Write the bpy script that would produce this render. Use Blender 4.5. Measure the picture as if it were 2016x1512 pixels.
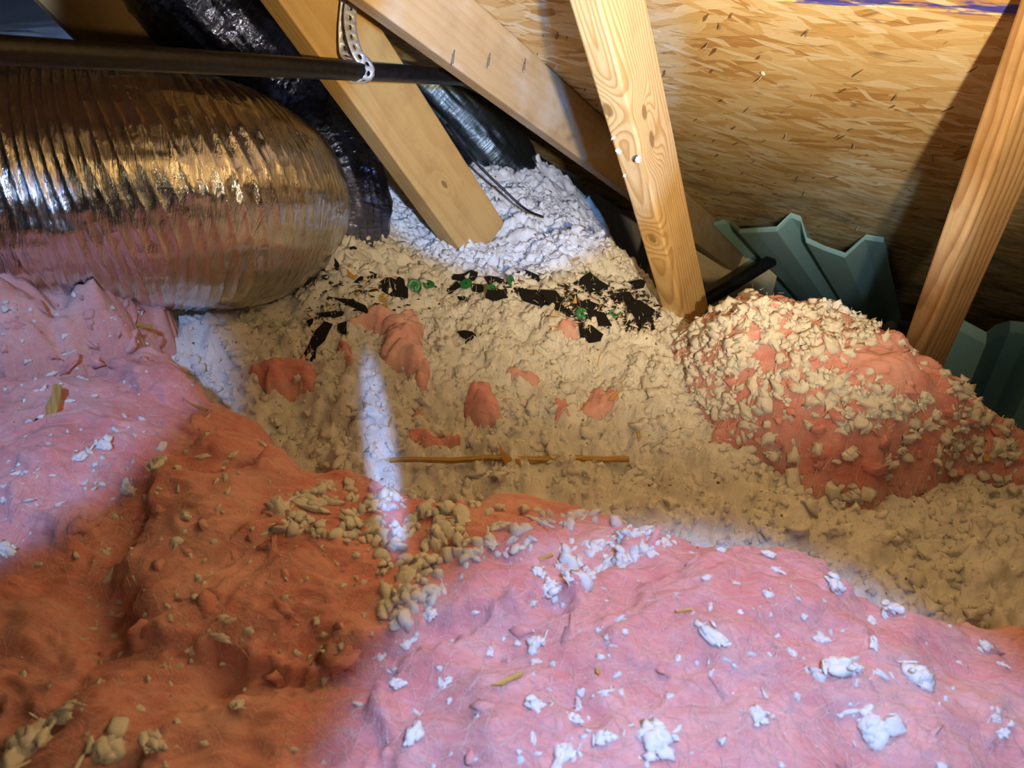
import bpy, bmesh, math, random
import numpy as np
from mathutils import Vector, Matrix

# ------------------------------------------------------------------ scene, camera, light
for o in list(bpy.data.objects):
    bpy.data.objects.remove(o, do_unlink=True)
S = bpy.context.scene
COL = S.collection
rng = np.random.RandomState(7)
random.seed(7)

F, PX, PY = 1514.0, 1008.0, 756.0          # focal length in pixels of the 2016x1512 frame
PITCH = math.radians(32.5)
CP, SP = math.cos(PITCH), math.sin(PITCH)
CZ = 1.75                                   # camera height above the attic floor
CAM = np.array([0.0, 0.0, CZ])

cd = bpy.data.cameras.new('camera')
cam = bpy.data.objects.new('camera', cd)
COL.objects.link(cam)
cam.location = CAM
cam.rotation_euler = (math.pi / 2 - PITCH, 0, 0)
cd.sensor_fit = 'HORIZONTAL'
cd.sensor_width = 36.0
cd.lens = 36.0 * F / 2016.0
cd.clip_start = 0.02
cd.dof.use_dof = True
cd.dof.focus_distance = 1.1
cd.dof.aperture_fstop = 9.0
S.camera = cam

vs = S.view_settings
S.display_settings.display_device = 'sRGB'
vs.view_transform = 'Standard'
vs.look = 'None'
vs.exposure = -0.25
vs.gamma = 1.0
vs.use_curve_mapping = False
S.cycles.adaptive_threshold = 0.02
S.cycles.max_bounces = 6
S.cycles.diffuse_bounces = 3
S.cycles.glossy_bounces = 3
S.cycles.transmission_bounces = 2
S.cycles.caustics_reflective = False
S.cycles.caustics_refractive = False

w = bpy.data.worlds.new('world')
S.world = w
w.use_nodes = True
w.node_tree.nodes['Background'].inputs[0].default_value = (0.9, 0.75, 0.6, 1)
w.node_tree.nodes['Background'].inputs[1].default_value = 0.01


def ray(px, py):
    x, y = (px - PX) / F, (py - PY) / F
    return np.array([x, -SP * y + CP, -CP * y - SP])


def at(px, py, depth):
    return CAM + ray(px, py) * depth


def spot(name, loc, target, energy, color, size_deg, blend, radius=0.02, squash=1.0):
    l = bpy.data.lights.new(name, 'SPOT')
    l.energy, l.color = energy, color
    l.spot_size, l.spot_blend = math.radians(size_deg), blend
    l.shadow_soft_size = radius
    o = bpy.data.objects.new(name, l)
    COL.objects.link(o)
    o.location = loc
    d = Vector(target) - Vector(loc)
    o.rotation_euler = d.to_track_quat('-Z', 'Y').to_euler()
    o.scale = (squash, 1, 1)
    return o


WARM = (1.0, 0.80, 0.50)
COLD = (0.32, 0.52, 1.0)
# warm work lamp held just right of the camera, aimed up at the roof boards
spot('warm_work_lamp', CAM + np.array([0.17, -0.02, -0.04]), at(1400, -210, 1.0), 108.0, WARM, 80, 1.0, 0.012)
spill = bpy.data.lights.new('warm_fill', 'POINT')  # added weak fill, standing in for stray light around the work lamp
spill.energy, spill.color, spill.shadow_soft_size = 1.6, WARM, 0.03
fill_o = bpy.data.objects.new('warm_fill', spill)
COL.objects.link(fill_o)
fill_o.location = CAM + np.array([0.17, -0.06, 0.02])
# added cold spots stand in for one second lamp; cone edges imitate its shadows
spot('cold_spot_front', CAM + np.array([0.10, 0.0, 0.16]), at(1490, 1730, 0.46), 38.0, COLD, 45.5, 0.22, 0.02)
spot('cold_spot_side', CAM + np.array([-0.30, 0.05, 0.22]), at(-110, 770, 0.85), 34.0, COLD, 31, 0.3, 0.02)
spot('cold_spot_rear', CAM + np.array([0.10, -0.02, 0.04]), at(1010, 215, 1.3), 95.0, (0.14, 0.42, 1.0), 24, 0.25, 0.012)
spot('cold_spot_vents', CAM + np.array([0.12, -0.02, 0.02]), at(1650, 465, 1.9), 80.0, (0.62, 0.80, 1.0), 11.5, 0.5, 0.012)
spot('cold_spot_corner', CAM + np.array([-0.25, 0.0, 0.10]), at(30, 20, 2.2), 320.0, COLD, 12, 0.5, 0.02)
spot('cold_spot_slit', CAM + np.array([0.02, -0.02, 0.10]), at(752, 890, 0.95), 55.0, COLD, 17, 0.5, 0.008, 0.13)


# ------------------------------------------------------------------ noise in numpy
def _hash(ix, iy, iz, seed):
    h = (ix.astype(np.int64) * 374761393 + iy.astype(np.int64) * 668265263 + iz.astype(np.int64) * 2147483647 + seed * 1274126177) & 0xFFFFFFFF
    h = ((h ^ (h >> 13)) * 1274126177) & 0xFFFFFFFF
    h = ((h ^ (h >> 16)) * 2246822519) & 0xFFFFFFFF
    return (h ^ (h >> 15)).astype(np.float64) / 4294967295.0


def vnoise(x, y, z=None, seed=0):
    """value noise, -1..1"""
    if z is None:
        z = np.zeros_like(x)
    ix, iy, iz = np.floor(x), np.floor(y), np.floor(z)
    fx, fy, fz = x - ix, y - iy, z - iz
    fx, fy, fz = [t * t * t * (t * (t * 6 - 15) + 10) for t in (fx, fy, fz)]
    r = 0
    for a in (0, 1):
        for b in (0, 1):
            for c in (0, 1):
                wt = (fx if a else 1 - fx) * (fy if b else 1 - fy) * (fz if c else 1 - fz)
                r = r + wt * _hash(ix + a, iy + b, iz + c, seed)
    return r * 2 - 1


def noise2(x, y, seed=0):
    """2-D value noise, -1..1, four corners only"""
    ix, iy = np.floor(x), np.floor(y)
    fx, fy = x - ix, y - iy
    fx, fy = [t * t * t * (t * (t * 6 - 15) + 10) for t in (fx, fy)]
    z = np.zeros_like(ix)
    a = _hash(ix, iy, z, seed) * (1 - fx) + _hash(ix + 1, iy, z, seed) * fx
    b = _hash(ix, iy + 1, z, seed) * (1 - fx) + _hash(ix + 1, iy + 1, z, seed) * fx
    return (a * (1 - fy) + b * fy) * 2 - 1


def fbm(x, y, oct=4, seed=0, gain=0.5):
    r, a = 0, 1.0
    for i in range(oct):
        r = r + a * noise2(x, y, seed + i * 17)
        c, s = math.cos(0.6), math.sin(0.6)
        x, y = (x * c - y * s) * 2.03, (x * s + y * c) * 2.03
        a *= gain
    return r


def worley(x, y, seed=0):
    """distance to the nearest feature point of a jittered grid"""
    ix, iy = np.floor(x), np.floor(y)
    best = np.full(x.shape, 9.0)
    z = np.zeros_like(ix)
    for a in (-1, 0, 1):
        for b in (-1, 0, 1):
            cx = ix + a + _hash(ix + a, iy + b, z, seed)
            cy = iy + b + _hash(ix + a, iy + b, z, seed + 5)
            best = np.minimum(best, (x - cx) ** 2 + (y - cy) ** 2)
    return np.sqrt(best)


def sstep(a, b, x):
    t = np.clip((x - a) / (b - a), 0, 1)
    return t * t * (3 - 2 * t)


# ------------------------------------------------------------------ object helpers
def tag(o, label=None, cat=None, group=None, kind=None):
    if label: o['label'] = label
    if cat: o['category'] = cat
    if group: o['group'] = group
    if kind: o['kind'] = kind
    return o


def link(name, me, mat=None, parent=None):
    o = bpy.data.objects.new(name, me)
    COL.objects.link(o)
    if mat is not None and not me.materials:
        me.materials.append(mat)
    if parent is not None:
        o.parent = parent
    return o


def empty(name, loc, label=None, cat=None, group=None, kind=None):
    o = bpy.data.objects.new(name, None)
    COL.objects.link(o)
    o.location = loc
    o.empty_display_size = 0.05
    return tag(o, label, cat, group, kind)


def np_mesh(name, verts, faces, smooth=True):
    """verts (n,3); faces (m,3) or (m,4) integer array"""
    verts = np.asarray(verts, dtype=np.float32)
    faces = np.asarray(faces, dtype=np.int32)
    k = faces.shape[1]
    me = bpy.data.meshes.new(name)
    me.vertices.add(len(verts))
    me.vertices.foreach_set('co', verts.ravel())
    me.loops.add(faces.size)
    me.loops.foreach_set('vertex_index', faces.ravel())
    me.polygons.add(len(faces))
    me.polygons.foreach_set('loop_start', np.arange(0, faces.size, k, dtype=np.int32))
    me.polygons.foreach_set('loop_total', np.full(len(faces), k, dtype=np.int32))
    if smooth:
        me.polygons.foreach_set('use_smooth', np.ones(len(faces), dtype=bool))
    me.update(calc_edges=True)
    me.validate()
    return me


def bm_mesh(name, bm, smooth=False):
    me = bpy.data.meshes.new(name)
    bm.normal_update()
    bm.to_mesh(me)
    bm.free()
    if smooth:
        for p in me.polygons: p.use_smooth = True
    return me


def set_origin(o, p):
    """move a mesh object's origin to world point p (mesh given in world coordinates)"""
    p = Vector(p)
    o.data.transform(Matrix.Translation(-p))
    o.location = p


def tube_mesh(name, pts, rad, seg=16, cap=True):
    """tube along a polyline; rad is a number or a list"""
    pts = [np.array(p, float) for p in pts]
    n = len(pts)
    rad = [rad] * n if np.isscalar(rad) else list(rad)
    tang = [pts[min(i + 1, n - 1)] - pts[max(i - 1, 0)] for i in range(n)]
    tang = [t / np.linalg.norm(t) for t in tang]
    u = np.cross(tang[0], [0, 0, 1.0])
    if np.linalg.norm(u) < 1e-3: u = np.cross(tang[0], [0, 1.0, 0])
    u /= np.linalg.norm(u)
    V, Fc = [], []
    for i in range(n):
        u = u - tang[i] * np.dot(u, tang[i]); u /= np.linalg.norm(u)
        v = np.cross(tang[i], u)
        for k in range(seg):
            a = 2 * math.pi * k / seg
            V.append(pts[i] + rad[i] * (math.cos(a) * u + math.sin(a) * v))
    for i in range(n - 1):
        for k in range(seg):
            k2 = (k + 1) % seg
            Fc.append((i * seg + k, i * seg + k2, (i + 1) * seg + k2, (i + 1) * seg + k))
    bm = bmesh.new()
    vs_ = [bm.verts.new(tuple(p)) for p in V]
    for f in Fc: bm.faces.new([vs_[j] for j in f])
    if cap:
        bm.faces.new([vs_[k] for k in range(seg)][::-1])
        bm.faces.new([vs_[(n - 1) * seg + k] for k in range(seg)])
    me = bm_mesh(name, bm, smooth=True)
    return me


def catmull(P, n):
    P = [np.array(p, float) for p in P]
    P = [2 * P[0] - P[1]] + P + [2 * P[-1] - P[-2]]
    out = []
    segs = len(P) - 3
    for i in range(n):
        t = i / (n - 1) * segs
        k = min(int(t), segs - 1)
        t -= k
        p0, p1, p2, p3 = P[k:k + 4]
        out.append(0.5 * (2 * p1 + (p2 - p0) * t + (2 * p0 - 5 * p1 + 4 * p2 - p3) * t * t + (3 * p1 - p0 - 3 * p2 + p3) * t ** 3))
    return out


# ------------------------------------------------------------------ material helpers
class NT:
    def __init__(self, name):
        self.m = bpy.data.materials.new(name)
        self.m.use_nodes = True
        self.t = self.m.node_tree
        self.b = self.t.nodes['Principled BSDF']
        tc = self.t.nodes.new('ShaderNodeTexCoord')
        self.obj = tc.outputs['Object']
        self.rand = self.t.nodes.new('ShaderNodeObjectInfo').outputs['Random']

    def _in(self, sock, v):
        if hasattr(v, 'is_output') or isinstance(v, bpy.types.NodeSocket):
            self.t.links.new(v, sock)
        else:
            if hasattr(sock.default_value, '__len__') and len(sock.default_value) == 4 and len(v) == 3:
                v = (*v, 1)
            sock.default_value = v

    def node(self, typ, ins=None, out=0, **props):
        n = self.t.nodes.new(typ)
        for k, v in props.items(): setattr(n, k, v)
        for k, v in (ins or {}).items(): self._in(n.inputs[k], v)
        return n.outputs[out]

    def map(self, vec, scale=(1, 1, 1), rot=(0, 0, 0), loc=(0, 0, 0)):
        return self.node('ShaderNodeMapping', {'Vector': vec, 'Scale': scale, 'Rotation': rot, 'Location': loc})

    def noise(self, vec, scale, detail=4, rough=0.55, dist=0.0, out=0):
        return self.node('ShaderNodeTexNoise', {'Vector': vec, 'Scale': scale, 'Detail': detail, 'Roughness': rough, 'Distortion': dist}, out)

    def voro(self, vec, scale, out='Color', feature='F1', rand=1.0):
        n = self.t.nodes.new('ShaderNodeTexVoronoi')
        n.feature = feature
        self._in(n.inputs['Vector'], vec)
        n.inputs['Scale'].default_value = scale
        n.inputs['Randomness'].default_value = rand
        return n.outputs[out]

    def math(self, op, a, b=0.0, c=0.0):
        n = self.t.nodes.new('ShaderNodeMath')
        n.operation = op
        for i, v in enumerate((a, b, c)):
            if i < len(n.inputs): self._in(n.inputs[i], v)
        return n.outputs[0]

    def vmath(self, op, a, b=(0, 0, 0), out=0):
        n = self.t.nodes.new('ShaderNodeVectorMath')
        n.operation = op
        self._in(n.inputs[0], a); self._in(n.inputs[1], b)
        return n.outputs[out]

    def ramp(self, fac, stops, interp='LINEAR'):
        n = self.t.nodes.new('ShaderNodeValToRGB')
        self._in(n.inputs[0], fac)
        cr = n.color_ramp
        cr.interpolation = interp
        while len(cr.elements) < len(stops): cr.elements.new(0.5)
        for e, (p, c) in zip(cr.elements, stops):
            e.position = p
            e.color = (*c, 1) if len(c) == 3 else c
        return n.outputs[0]

    def rng(self, v, a, b, c=0.0, d=1.0):
        n = self.t.nodes.new('ShaderNodeMapRange')
        n.interpolation_type = 'SMOOTHSTEP'
        for i, x in enumerate((v, a, b, c, d)): self._in(n.inputs[i], x)
        return n.outputs[0]

    def mix(self, fac, a, b, mode='MIX'):
        n = self.t.nodes.new('ShaderNodeMix')
        n.data_type, n.blend_type = 'RGBA', mode
        self._in(n.inputs[0], fac); self._in(n.inputs[6], a); self._in(n.inputs[7], b)
        return n.outputs[2]

    def sep(self, v):
        n = self.t.nodes.new('ShaderNodeSeparateXYZ')
        self._in(n.inputs[0], v)
        return n.outputs

    def bump(self, h, strength=0.5, dist=0.01, normal=None):
        d = {'Height': h, 'Strength': strength, 'Distance': dist}
        if normal is not None: d['Normal'] = normal
        return self.node('ShaderNodeBump', d)

    def set(self, **kw):
        names = dict(color='Base Color', rough='Roughness', metal='Metallic', normal='Normal', spec='Specular IOR Level',
                     sheen='Sheen Weight', sheen_rough='Sheen Roughness', sss='Subsurface Weight', sss_r='Subsurface Radius', sss_s='Subsurface Scale', coat='Coat Weight')
        for k, v in kw.items(): self._in(self.b.inputs[names[k]], v)
        return self.m


def mat_osb():
    n = NT('osb_strands')
    p = n.obj
    warp = n.noise(p, 9.0, 3, 0.5, 0, 'Color')
    pw = n.vmath('ADD', p, n.vmath('MULTIPLY', n.vmath('SUBTRACT', warp, (0.5, 0.5, 0.5)), (0.05, 0.022, 0)))
    tones = [(0.0, (0.36, 0.17, 0.06)), (0.12, (0.58, 0.34, 0.13)), (0.28, (0.70, 0.47, 0.20)), (0.52, (0.79, 0.59, 0.30)), (0.78, (0.86, 0.70, 0.43)), (1.0, (0.94, 0.86, 0.68))]

    def layer(rot, sx, sy, off):
        q = n.map(n.map(pw, rot=(0, 0, math.radians(rot))), (sx, sy, 1), loc=(off, off * 1.7, 0))
        col = n.voro(q, 1.0, 'Color')
        cs = n.sep(col)
        fine = n.noise(n.map(n.map(pw, rot=(0, 0, math.radians(rot))), (sx * 1.4, sy * 9, 1), loc=(off, 0, 0)), 1.0, 4, 0.6)
        v = n.math('ADD', n.math('MULTIPLY', cs[0], 0.80), n.math('MULTIPLY', fine, 0.30))
        v = n.math('SUBTRACT', v, 0.05)
        return n.ramp(v, tones), cs[1]
    c1, _ = layer(5, 9, 42, 0)
    c2, m2 = layer(-15, 11, 50, 3.1)
    c3, m3 = layer(20, 12, 56, 7.7)
    c4, m4 = layer(-48, 15, 70, 12.3)
    c = n.mix(n.rng(m2, 0.46, 0.48), c1, c2)
    c = n.mix(n.rng(m3, 0.55, 0.57), c, c3)
    c = n.mix(n.rng(m4, 0.76, 0.78), c, c4)
    # thin dark slits and chips
    ed = n.voro(n.map(n.map(pw, rot=(0, 0, math.radians(-15))), (11, 50, 1), loc=(3.1, 3.1 * 1.7, 0)), 1.0, 'Distance', 'DISTANCE_TO_EDGE')
    c = n.mix(n.math('MULTIPLY', n.rng(ed, 0.05, 0.0), n.rng(n.noise(p, 20, 2), 0.5, 0.65, 0, 0.6)), c, (0.22, 0.10, 0.03))
    sp = n.voro(n.map(n.map(p, rot=(0, 0, math.radians(60))), (40, 260, 1)), 1.0, 'Color')
    c = n.mix(n.rng(n.sep(sp)[0], 0.990, 0.993, 0, 0.8), c, (0.16, 0.07, 0.025))
    sp2 = n.voro(n.map(n.map(p, rot=(0, 0, math.radians(-35))), (22, 90, 1), loc=(4, 2, 0)), 1.0, 'Color')
    c = n.mix(n.rng(n.sep(sp2)[1], 0.93, 0.94, 0, 0.75), c, (0.93, 0.84, 0.66))
    # broad grey-brown blotches, spreading low on the slope
    xs = n.sep(p)
    st = n.math('MULTIPLY', n.rng(n.noise(p, 3.2, 5, 0.65), 0.44, 0.66), n.rng(xs[1], -0.55, -1.25))
    c = n.mix(n.math('MULTIPLY', st, 0.75), c, (0.10, 0.085, 0.065))
    # blue chalk along the panel edge
    ln = n.math('ADD', n.math('ABSOLUTE', n.math('SUBTRACT', xs[1], n.math('MULTIPLY', n.noise(p, 6, 2), 0.02))), 0.0)
    blue = n.math('MULTIPLY', n.rng(ln, 0.017, 0.012), n.rng(n.noise(n.map(p, (9, 60, 1)), 1.0, 4, 0.7), 0.46, 0.53))
    c = n.mix(n.math('MULTIPLY', blue, 0.9), c, (0.012, 0.03, 0.50))
    hgt = n.math('ADD', n.sep(n.voro(n.map(n.map(pw, rot=(0, 0, math.radians(-15))), (11, 50, 1), loc=(3.1, 3.1 * 1.7, 0)), 1.0, 'Color'))[2], n.noise(n.map(p, (60, 300, 1)), 1.0, 3))
    return n.set(color=c, rough=0.75, normal=n.bump(hgt, 0.25, 0.002), spec=0.25)


def mat_wood(name, light, dark, pith=(0.0, 0.02, -0.03), freq=170.0, knots=(), stain=None, contrast=1.0, seed=0.0):
    n = NT(name)
    p = n.obj
    w1 = n.noise(n.map(p, (2.2, 9, 9), (0, 0, 0), (seed, seed, 0)), 1.0, 3, 0.5, 0, 'Color')
    q = n.vmath('ADD', p, n.vmath('MULTIPLY', n.vmath('SUBTRACT', w1, (0.5, 0.5, 0.5)), (0.0, 0.045, 0.03)))
    d = n.vmath('SUBTRACT', q, pith)
    d = n.vmath('MULTIPLY', d, (0.06, 1, 1))
    r = n.vmath('LENGTH', d, out=1)
    core = None
    for (kx, ky, kz, kr) in knots:
        dk = n.vmath('LENGTH', n.vmath('MULTIPLY', n.vmath('SUBTRACT', q, (kx, ky, kz)), (0.55, 1, 1)), out=1)
        r = n.math('ADD', r, n.math('MULTIPLY', n.rng(dk, kr * 3.2, 0.0), kr * 2.2))
        k = n.rng(dk, kr * 0.75, kr * 0.45)
        core = k if core is None else n.math('MAXIMUM', core, k)
    ring = n.math('FRACT', n.math('MULTIPLY', r, freq))
    ring = n.math('ADD', n.rng(ring, 0.35, 0.88), n.rng(ring, 0.90, 1.0, 0, -1))
    fib = n.noise(n.map(p, (10, 300, 300)), 1.0, 4, 0.6)
    c = n.mix(n.math('MULTIPLY', ring, contrast), light, dark)
    c = n.mix(n.rng(fib, 0.45, 0.75, 0, 0.35), c, dark)
    blot = n.noise(p, 14.0, 4, 0.6)
    c = n.mix(n.rng(blot, 0.45, 0.75, 0, 0.35), c, tuple(0.62 * x for x in dark))
    if core is not None:
        c = n.mix(n.math('MULTIPLY', core, 0.8), c, tuple(0.45 * x for x in dark))
    if stain:
        s = n.noise(n.map(p, (5, 12, 12)), 1.0, 5, 0.65)
        c = n.mix(n.rng(s, 0.48, 0.68, 0, 0.7), c, stain)
    h = n.math('ADD', n.math('MULTIPLY', fib, 0.6), n.math('MULTIPLY', ring, 0.25))
    return n.set(color=c, rough=0.6, normal=n.bump(h, 0.25, 0.002), spec=0.3)


def mat_wool(name, c_lo, c_hi, sc=60.0, speck=None, streak=False, bump=0.8, bdist=0.004, sss=0.0):
    n = NT(name)
    p = n.obj
    a = n.noise(p, sc * 0.25, 5, 0.6)
    b = n.noise(n.map(n.map(p, rot=(0, 0, 0.4)), (0.22, 1, 1)) if streak else p, sc * 3.0, 5, 0.7, 0.8 if streak else 0.3)
    c = n.mix(n.rng(n.math('ADD', n.math('MULTIPLY', a, 0.6), n.math('MULTIPLY', b, 0.4)), 0.35, 0.65), c_lo, c_hi)
    if speck:
        v = n.voro(p, 260.0, 'Color')
        c = n.mix(n.rng(n.sep(v)[0], 0.996, 0.998, 0, 0.9), c, speck)
    fine = n.noise(p, sc * 14, 3, 0.7)
    h = n.math('ADD', b, n.math('MULTIPLY', fine, 0.5))
    return n.set(color=c, rough=0.95, spec=0.1, sheen=0.15, sheen_rough=0.6, normal=n.bump(h, bump, bdist), sss=sss, sss_r=(1.0, 0.6, 0.5), sss_s=0.006)


def mat_simple(name, color, rough=0.6, metal=0.0, nscale=80.0, var=0.25, bump=0.2, bdist=0.002, spec=0.5):
    n = NT(name)
    a = n.noise(n.obj, nscale, 4, 0.6)
    c = n.mix(n.rng(a, 0.3, 0.7), tuple(x * (1 - var) for x in color), tuple(min(1, x * (1 + var)) for x in color))
    return n.set(color=c, rough=rough, metal=metal, spec=spec, normal=n.bump(n.noise(n.obj, nscale * 4, 3), bump, bdist))


def mat_foil(name, tint, rough=0.2, cr=1.0):
    n = NT(name)
    p = n.obj
    uv = n.node('ShaderNodeAttribute', {}, 1, attribute_name='duct')       # (along, around, 0) in metres
    cre = n.voro(n.map(uv, (26, 14, 1)), 1.0, 'Distance', 'DISTANCE_TO_EDGE')
    cre2 = n.noise(n.map(uv, (150, 14, 1)), 1.0, 5, 0.7, 1.2)
    fl = n.voro(n.vmath('ADD', uv, n.vmath('MULTIPLY', n.noise(uv, 30, 2, 0.5, 0, 'Color'), (0.02, 0.02, 0))), 60.0, 'Distance')
    h = n.math('ADD', n.math('MULTIPLY', n.rng(cre, 0.0, 0.05), 0.06), n.math('ADD', n.math('MULTIPLY', cre2, 1.3), n.math('MULTIPLY', fl, 0.25)))
    du = n.rng(n.noise(p, 7, 5, 0.65), 0.45, 0.7)
    c = n.mix(n.math('MULTIPLY', du, 0.35), tint, tuple(0.7 * x for x in tint))
    r = n.math('ADD', n.math('MULTIPLY', du, 0.12), rough)
    return n.set(color=c, rough=r, metal=1.0, normal=n.bump(h, 0.35 * cr, 0.006))


M = {}
M['osb'] = mat_osb()
M['stud'] = mat_wood('yellow_pine_web', (0.74, 0.53, 0.26), (0.52, 0.29, 0.10), (0, 0.002, -0.020), 190,
                     ((0.16, 0.0, -0.028, 0.011), (0.19, 0.03, -0.002, 0.011), (0.24, 0.034, 0.0, 0.013), (0.42, 0.0, -0.020, 0.011)), contrast=0.85)
M['post'] = mat_wood('yellow_pine_post', (0.52, 0.33, 0.16), (0.32, 0.16, 0.06), (0, -0.01, -0.03), 110, ((0.94, 0.02, 0.03, 0.013),), contrast=0.9, seed=2.0)
M['web'] = mat_wood('amber_spruce_web', (0.60, 0.37, 0.13), (0.45, 0.24, 0.07), (0, 0.1, -0.2), 90,
                    ((0.42, 0.05, 0.0, 0.009), (0.62, 0.045, 0.0, 0.008)), contrast=0.35, seed=4.0)
M['rafter'] = mat_wood('dusty_rafter', (0.60, 0.43, 0.24), (0.50, 0.32, 0.15), (0, 0.1, -0.15), 100, (), (0.66, 0.58, 0.48), 0.3, 6.0)
M['dark_wood'] = mat_wood('brown_web', (0.36, 0.19, 0.06), (0.26, 0.12, 0.035), (0, 0.1, -0.2), 90, (), None, 0.4, 8.0)
M['pale_board'] = mat_wood('pale_board', (0.80, 0.66, 0.40), (0.66, 0.48, 0.24), (0, 0.2, -0.2), 60, (), None, 0.3, 9.0)
M['chip'] = mat_wood('wood_chip', (0.62, 0.40, 0.12), (0.42, 0.22, 0.05), (0, 0.02, -0.02), 300, (), None, 0.6, 3.0)
M['stick'] = mat_wood('weathered_stick', (0.55, 0.36, 0.13), (0.30, 0.16, 0.04), (0, 0.02, -0.02), 300, (), None, 0.7, 5.0)
M['white'] = mat_wool('white_wool', (0.72, 0.70, 0.67), (0.86, 0.85, 0.83), 60, (0.12, 0.08, 0.05), False, 0.45, 0.002, 0.0)
M['fluff'] = mat_wool('fluff_wool', (0.71, 0.69, 0.65), (0.85, 0.83, 0.80), 40, None, False, 0.55, 0.0015, 0.0)
M['pink'] = mat_wool('pink_wool', (0.71, 0.27, 0.26), (0.84, 0.48, 0.46), 40, None, True, 0.6, 0.003, 0.35)
M['pale_pink'] = mat_wool('pale_pink_wool', (0.75, 0.36, 0.33), (0.86, 0.55, 0.51), 50, None, True, 0.6, 0.003, 0.35)
M['tuft'] = mat_wool('tuft_wool', (0.82, 0.80, 0.76), (0.94, 0.93, 0.91), 3.0, None, False, 0.25, 0.08)
M['fibre'] = mat_wool('pink_fibre', (0.88, 0.62, 0.57), (0.93, 0.76, 0.72), 60)
M['foil'] = mat_foil('duct_foil', (0.80, 0.78, 0.76), 0.16)
M['dark_foil'] = mat_foil('dark_duct_foil', (0.20, 0.24, 0.42), 0.12, 2.0)  # dark blue tint puts the cold light into the foil colour
M['grey_foil'] = mat_foil('grey_duct_film', (0.13, 0.17, 0.20), 0.34, 1.0)
M['iron'] = mat_simple('black_iron', (0.008, 0.008, 0.009), 0.38, 0.0, 120, 0.5, 0.25)
M['galv'] = mat_simple('galvanised_strap', (0.62, 0.63, 0.66), 0.5, 0.35, 90, 0.1, 0.1)
M['shingle'] = mat_simple('asphalt_shingle', (0.013, 0.012, 0.012), 0.85, 0, 900, 0.5, 0.7, 0.002, 0.3)
M['cap'] = mat_simple('green_plastic', (0.015, 0.20, 0.06), 0.4, 0, 60, 0.15, 0.05)
M['vent'] = mat_simple('green_foam', (0.42, 0.66, 0.62), 0.55, 0, 300, 0.05, 0.1, 0.001)
M['vent_cold_lit'] = mat_simple('cold_lit_foam', (0.30, 0.60, 0.74), 0.55, 0, 300, 0.05, 0.1, 0.001)  # vent foam made bluer, cold light put into its colour
M['cable'] = mat_simple('black_cable', (0.012, 0.012, 0.014), 0.5, 0, 100, 0.2, 0.05)
M['steel'] = mat_simple('nail_steel', (0.30, 0.27, 0.24), 0.45, 0.7, 200, 0.3, 0.1)
M['crumb'] = mat_simple('dark_crumb', (0.035, 0.022, 0.014), 0.9, 0, 200, 0.5, 0.2)
M['gypsum'] = mat_simple('ceiling_board_back', (0.45, 0.40, 0.34), 0.9, 0, 20, 0.1, 0.1)
M['dim_wall'] = mat_simple('gable_boards', (0.16, 0.11, 0.07), 0.8, 0, 10, 0.3, 0.2)

# ------------------------------------------------------------------ roof slope: axes e (along the eave), d (down the slope), n (out of the roof)
SL = math.radians(30.2)
AZ = math.radians(33.9)
dpl = np.array([math.sin(AZ), math.cos(AZ), 0.0])
e_ = np.array([-math.cos(AZ), math.sin(AZ), 0.0])
d_ = dpl * math.cos(SL) + np.array([0, 0, -math.sin(SL)])
n_ = dpl * math.sin(SL) + np.array([0, 0, math.cos(SL)])
HR = 0.40


def on_roof(px, py, h=0.0):
    r = ray(px, py)
    return CAM + r * ((HR - h) / np.dot(n_, r))


R0 = on_roof(1135, 180)             # where the rafter's upper front edge meets the boards


def frame_obj(o, origin, X, Y, Z):
    o.matrix_world = Matrix(((X[0], Y[0], Z[0], origin[0]), (X[1], Y[1], Z[1], origin[1]), (X[2], Y[2], Z[2], origin[2]), (0, 0, 0, 1)))


def box_bm(x0, x1, y0, y1, z0, z1, bev=0.0, cuts=0):
    bm = bmesh.new()
    v = [bm.verts.new((x, y, z)) for x in (x0, x1) for y in (y0, y1) for z in (z0, z1)]
    for f in ((0, 1, 3, 2), (4, 6, 7, 5), (0, 4, 5, 1), (2, 3, 7, 6), (0, 2, 6, 4), (1, 5, 7, 3)):
        bm.faces.new([v[i] for i in f])
    bmesh.ops.recalc_face_normals(bm, faces=bm.faces)
    if cuts:
        es = [e for e in bm.edges if abs(abs((e.verts[0].co - e.verts[1].co).x) - (x1 - x0)) < 1e-6]
        bmesh.ops.subdivide_edges(bm, edges=es, cuts=cuts, use_grid_fill=True)
    if bev:
        sharp = [e for e in bm.edges if len(e.link_faces) == 2 and e.calc_face_angle(0) > 0.5]
        bmesh.ops.bevel(bm, geom=sharp, offset=bev, segments=2, affect='EDGES', profile=0.5)
    return bm


# roof boards (two panels meeting under the chalk line), local x along the eave, local y up the slope
seam = on_roof(1720, 12)
ys = np.dot(seam - R0, d_)
roof = empty('roof_deck', R0, 'strand board roof sheathing sloping down to the eave behind the studs', None, None, 'structure')
left_edge = 0.42
for (y0, y1, xl) in ((-3.2, -0.0015, left_edge), (0.0015, 0.44, left_edge), (0.443, 2.6, 2.8)):
    bm = box_bm(-3.2, xl, y0, y1, 0.0, 0.012)
    p = link('panel', bm_mesh('panel', bm), M['osb'])
    frame_obj(p, R0 + d_ * ys, -(-e_), -d_, n_)
    p.parent = roof
    p.matrix_parent_inverse = Matrix.Translation(-Vector(R0))

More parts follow.
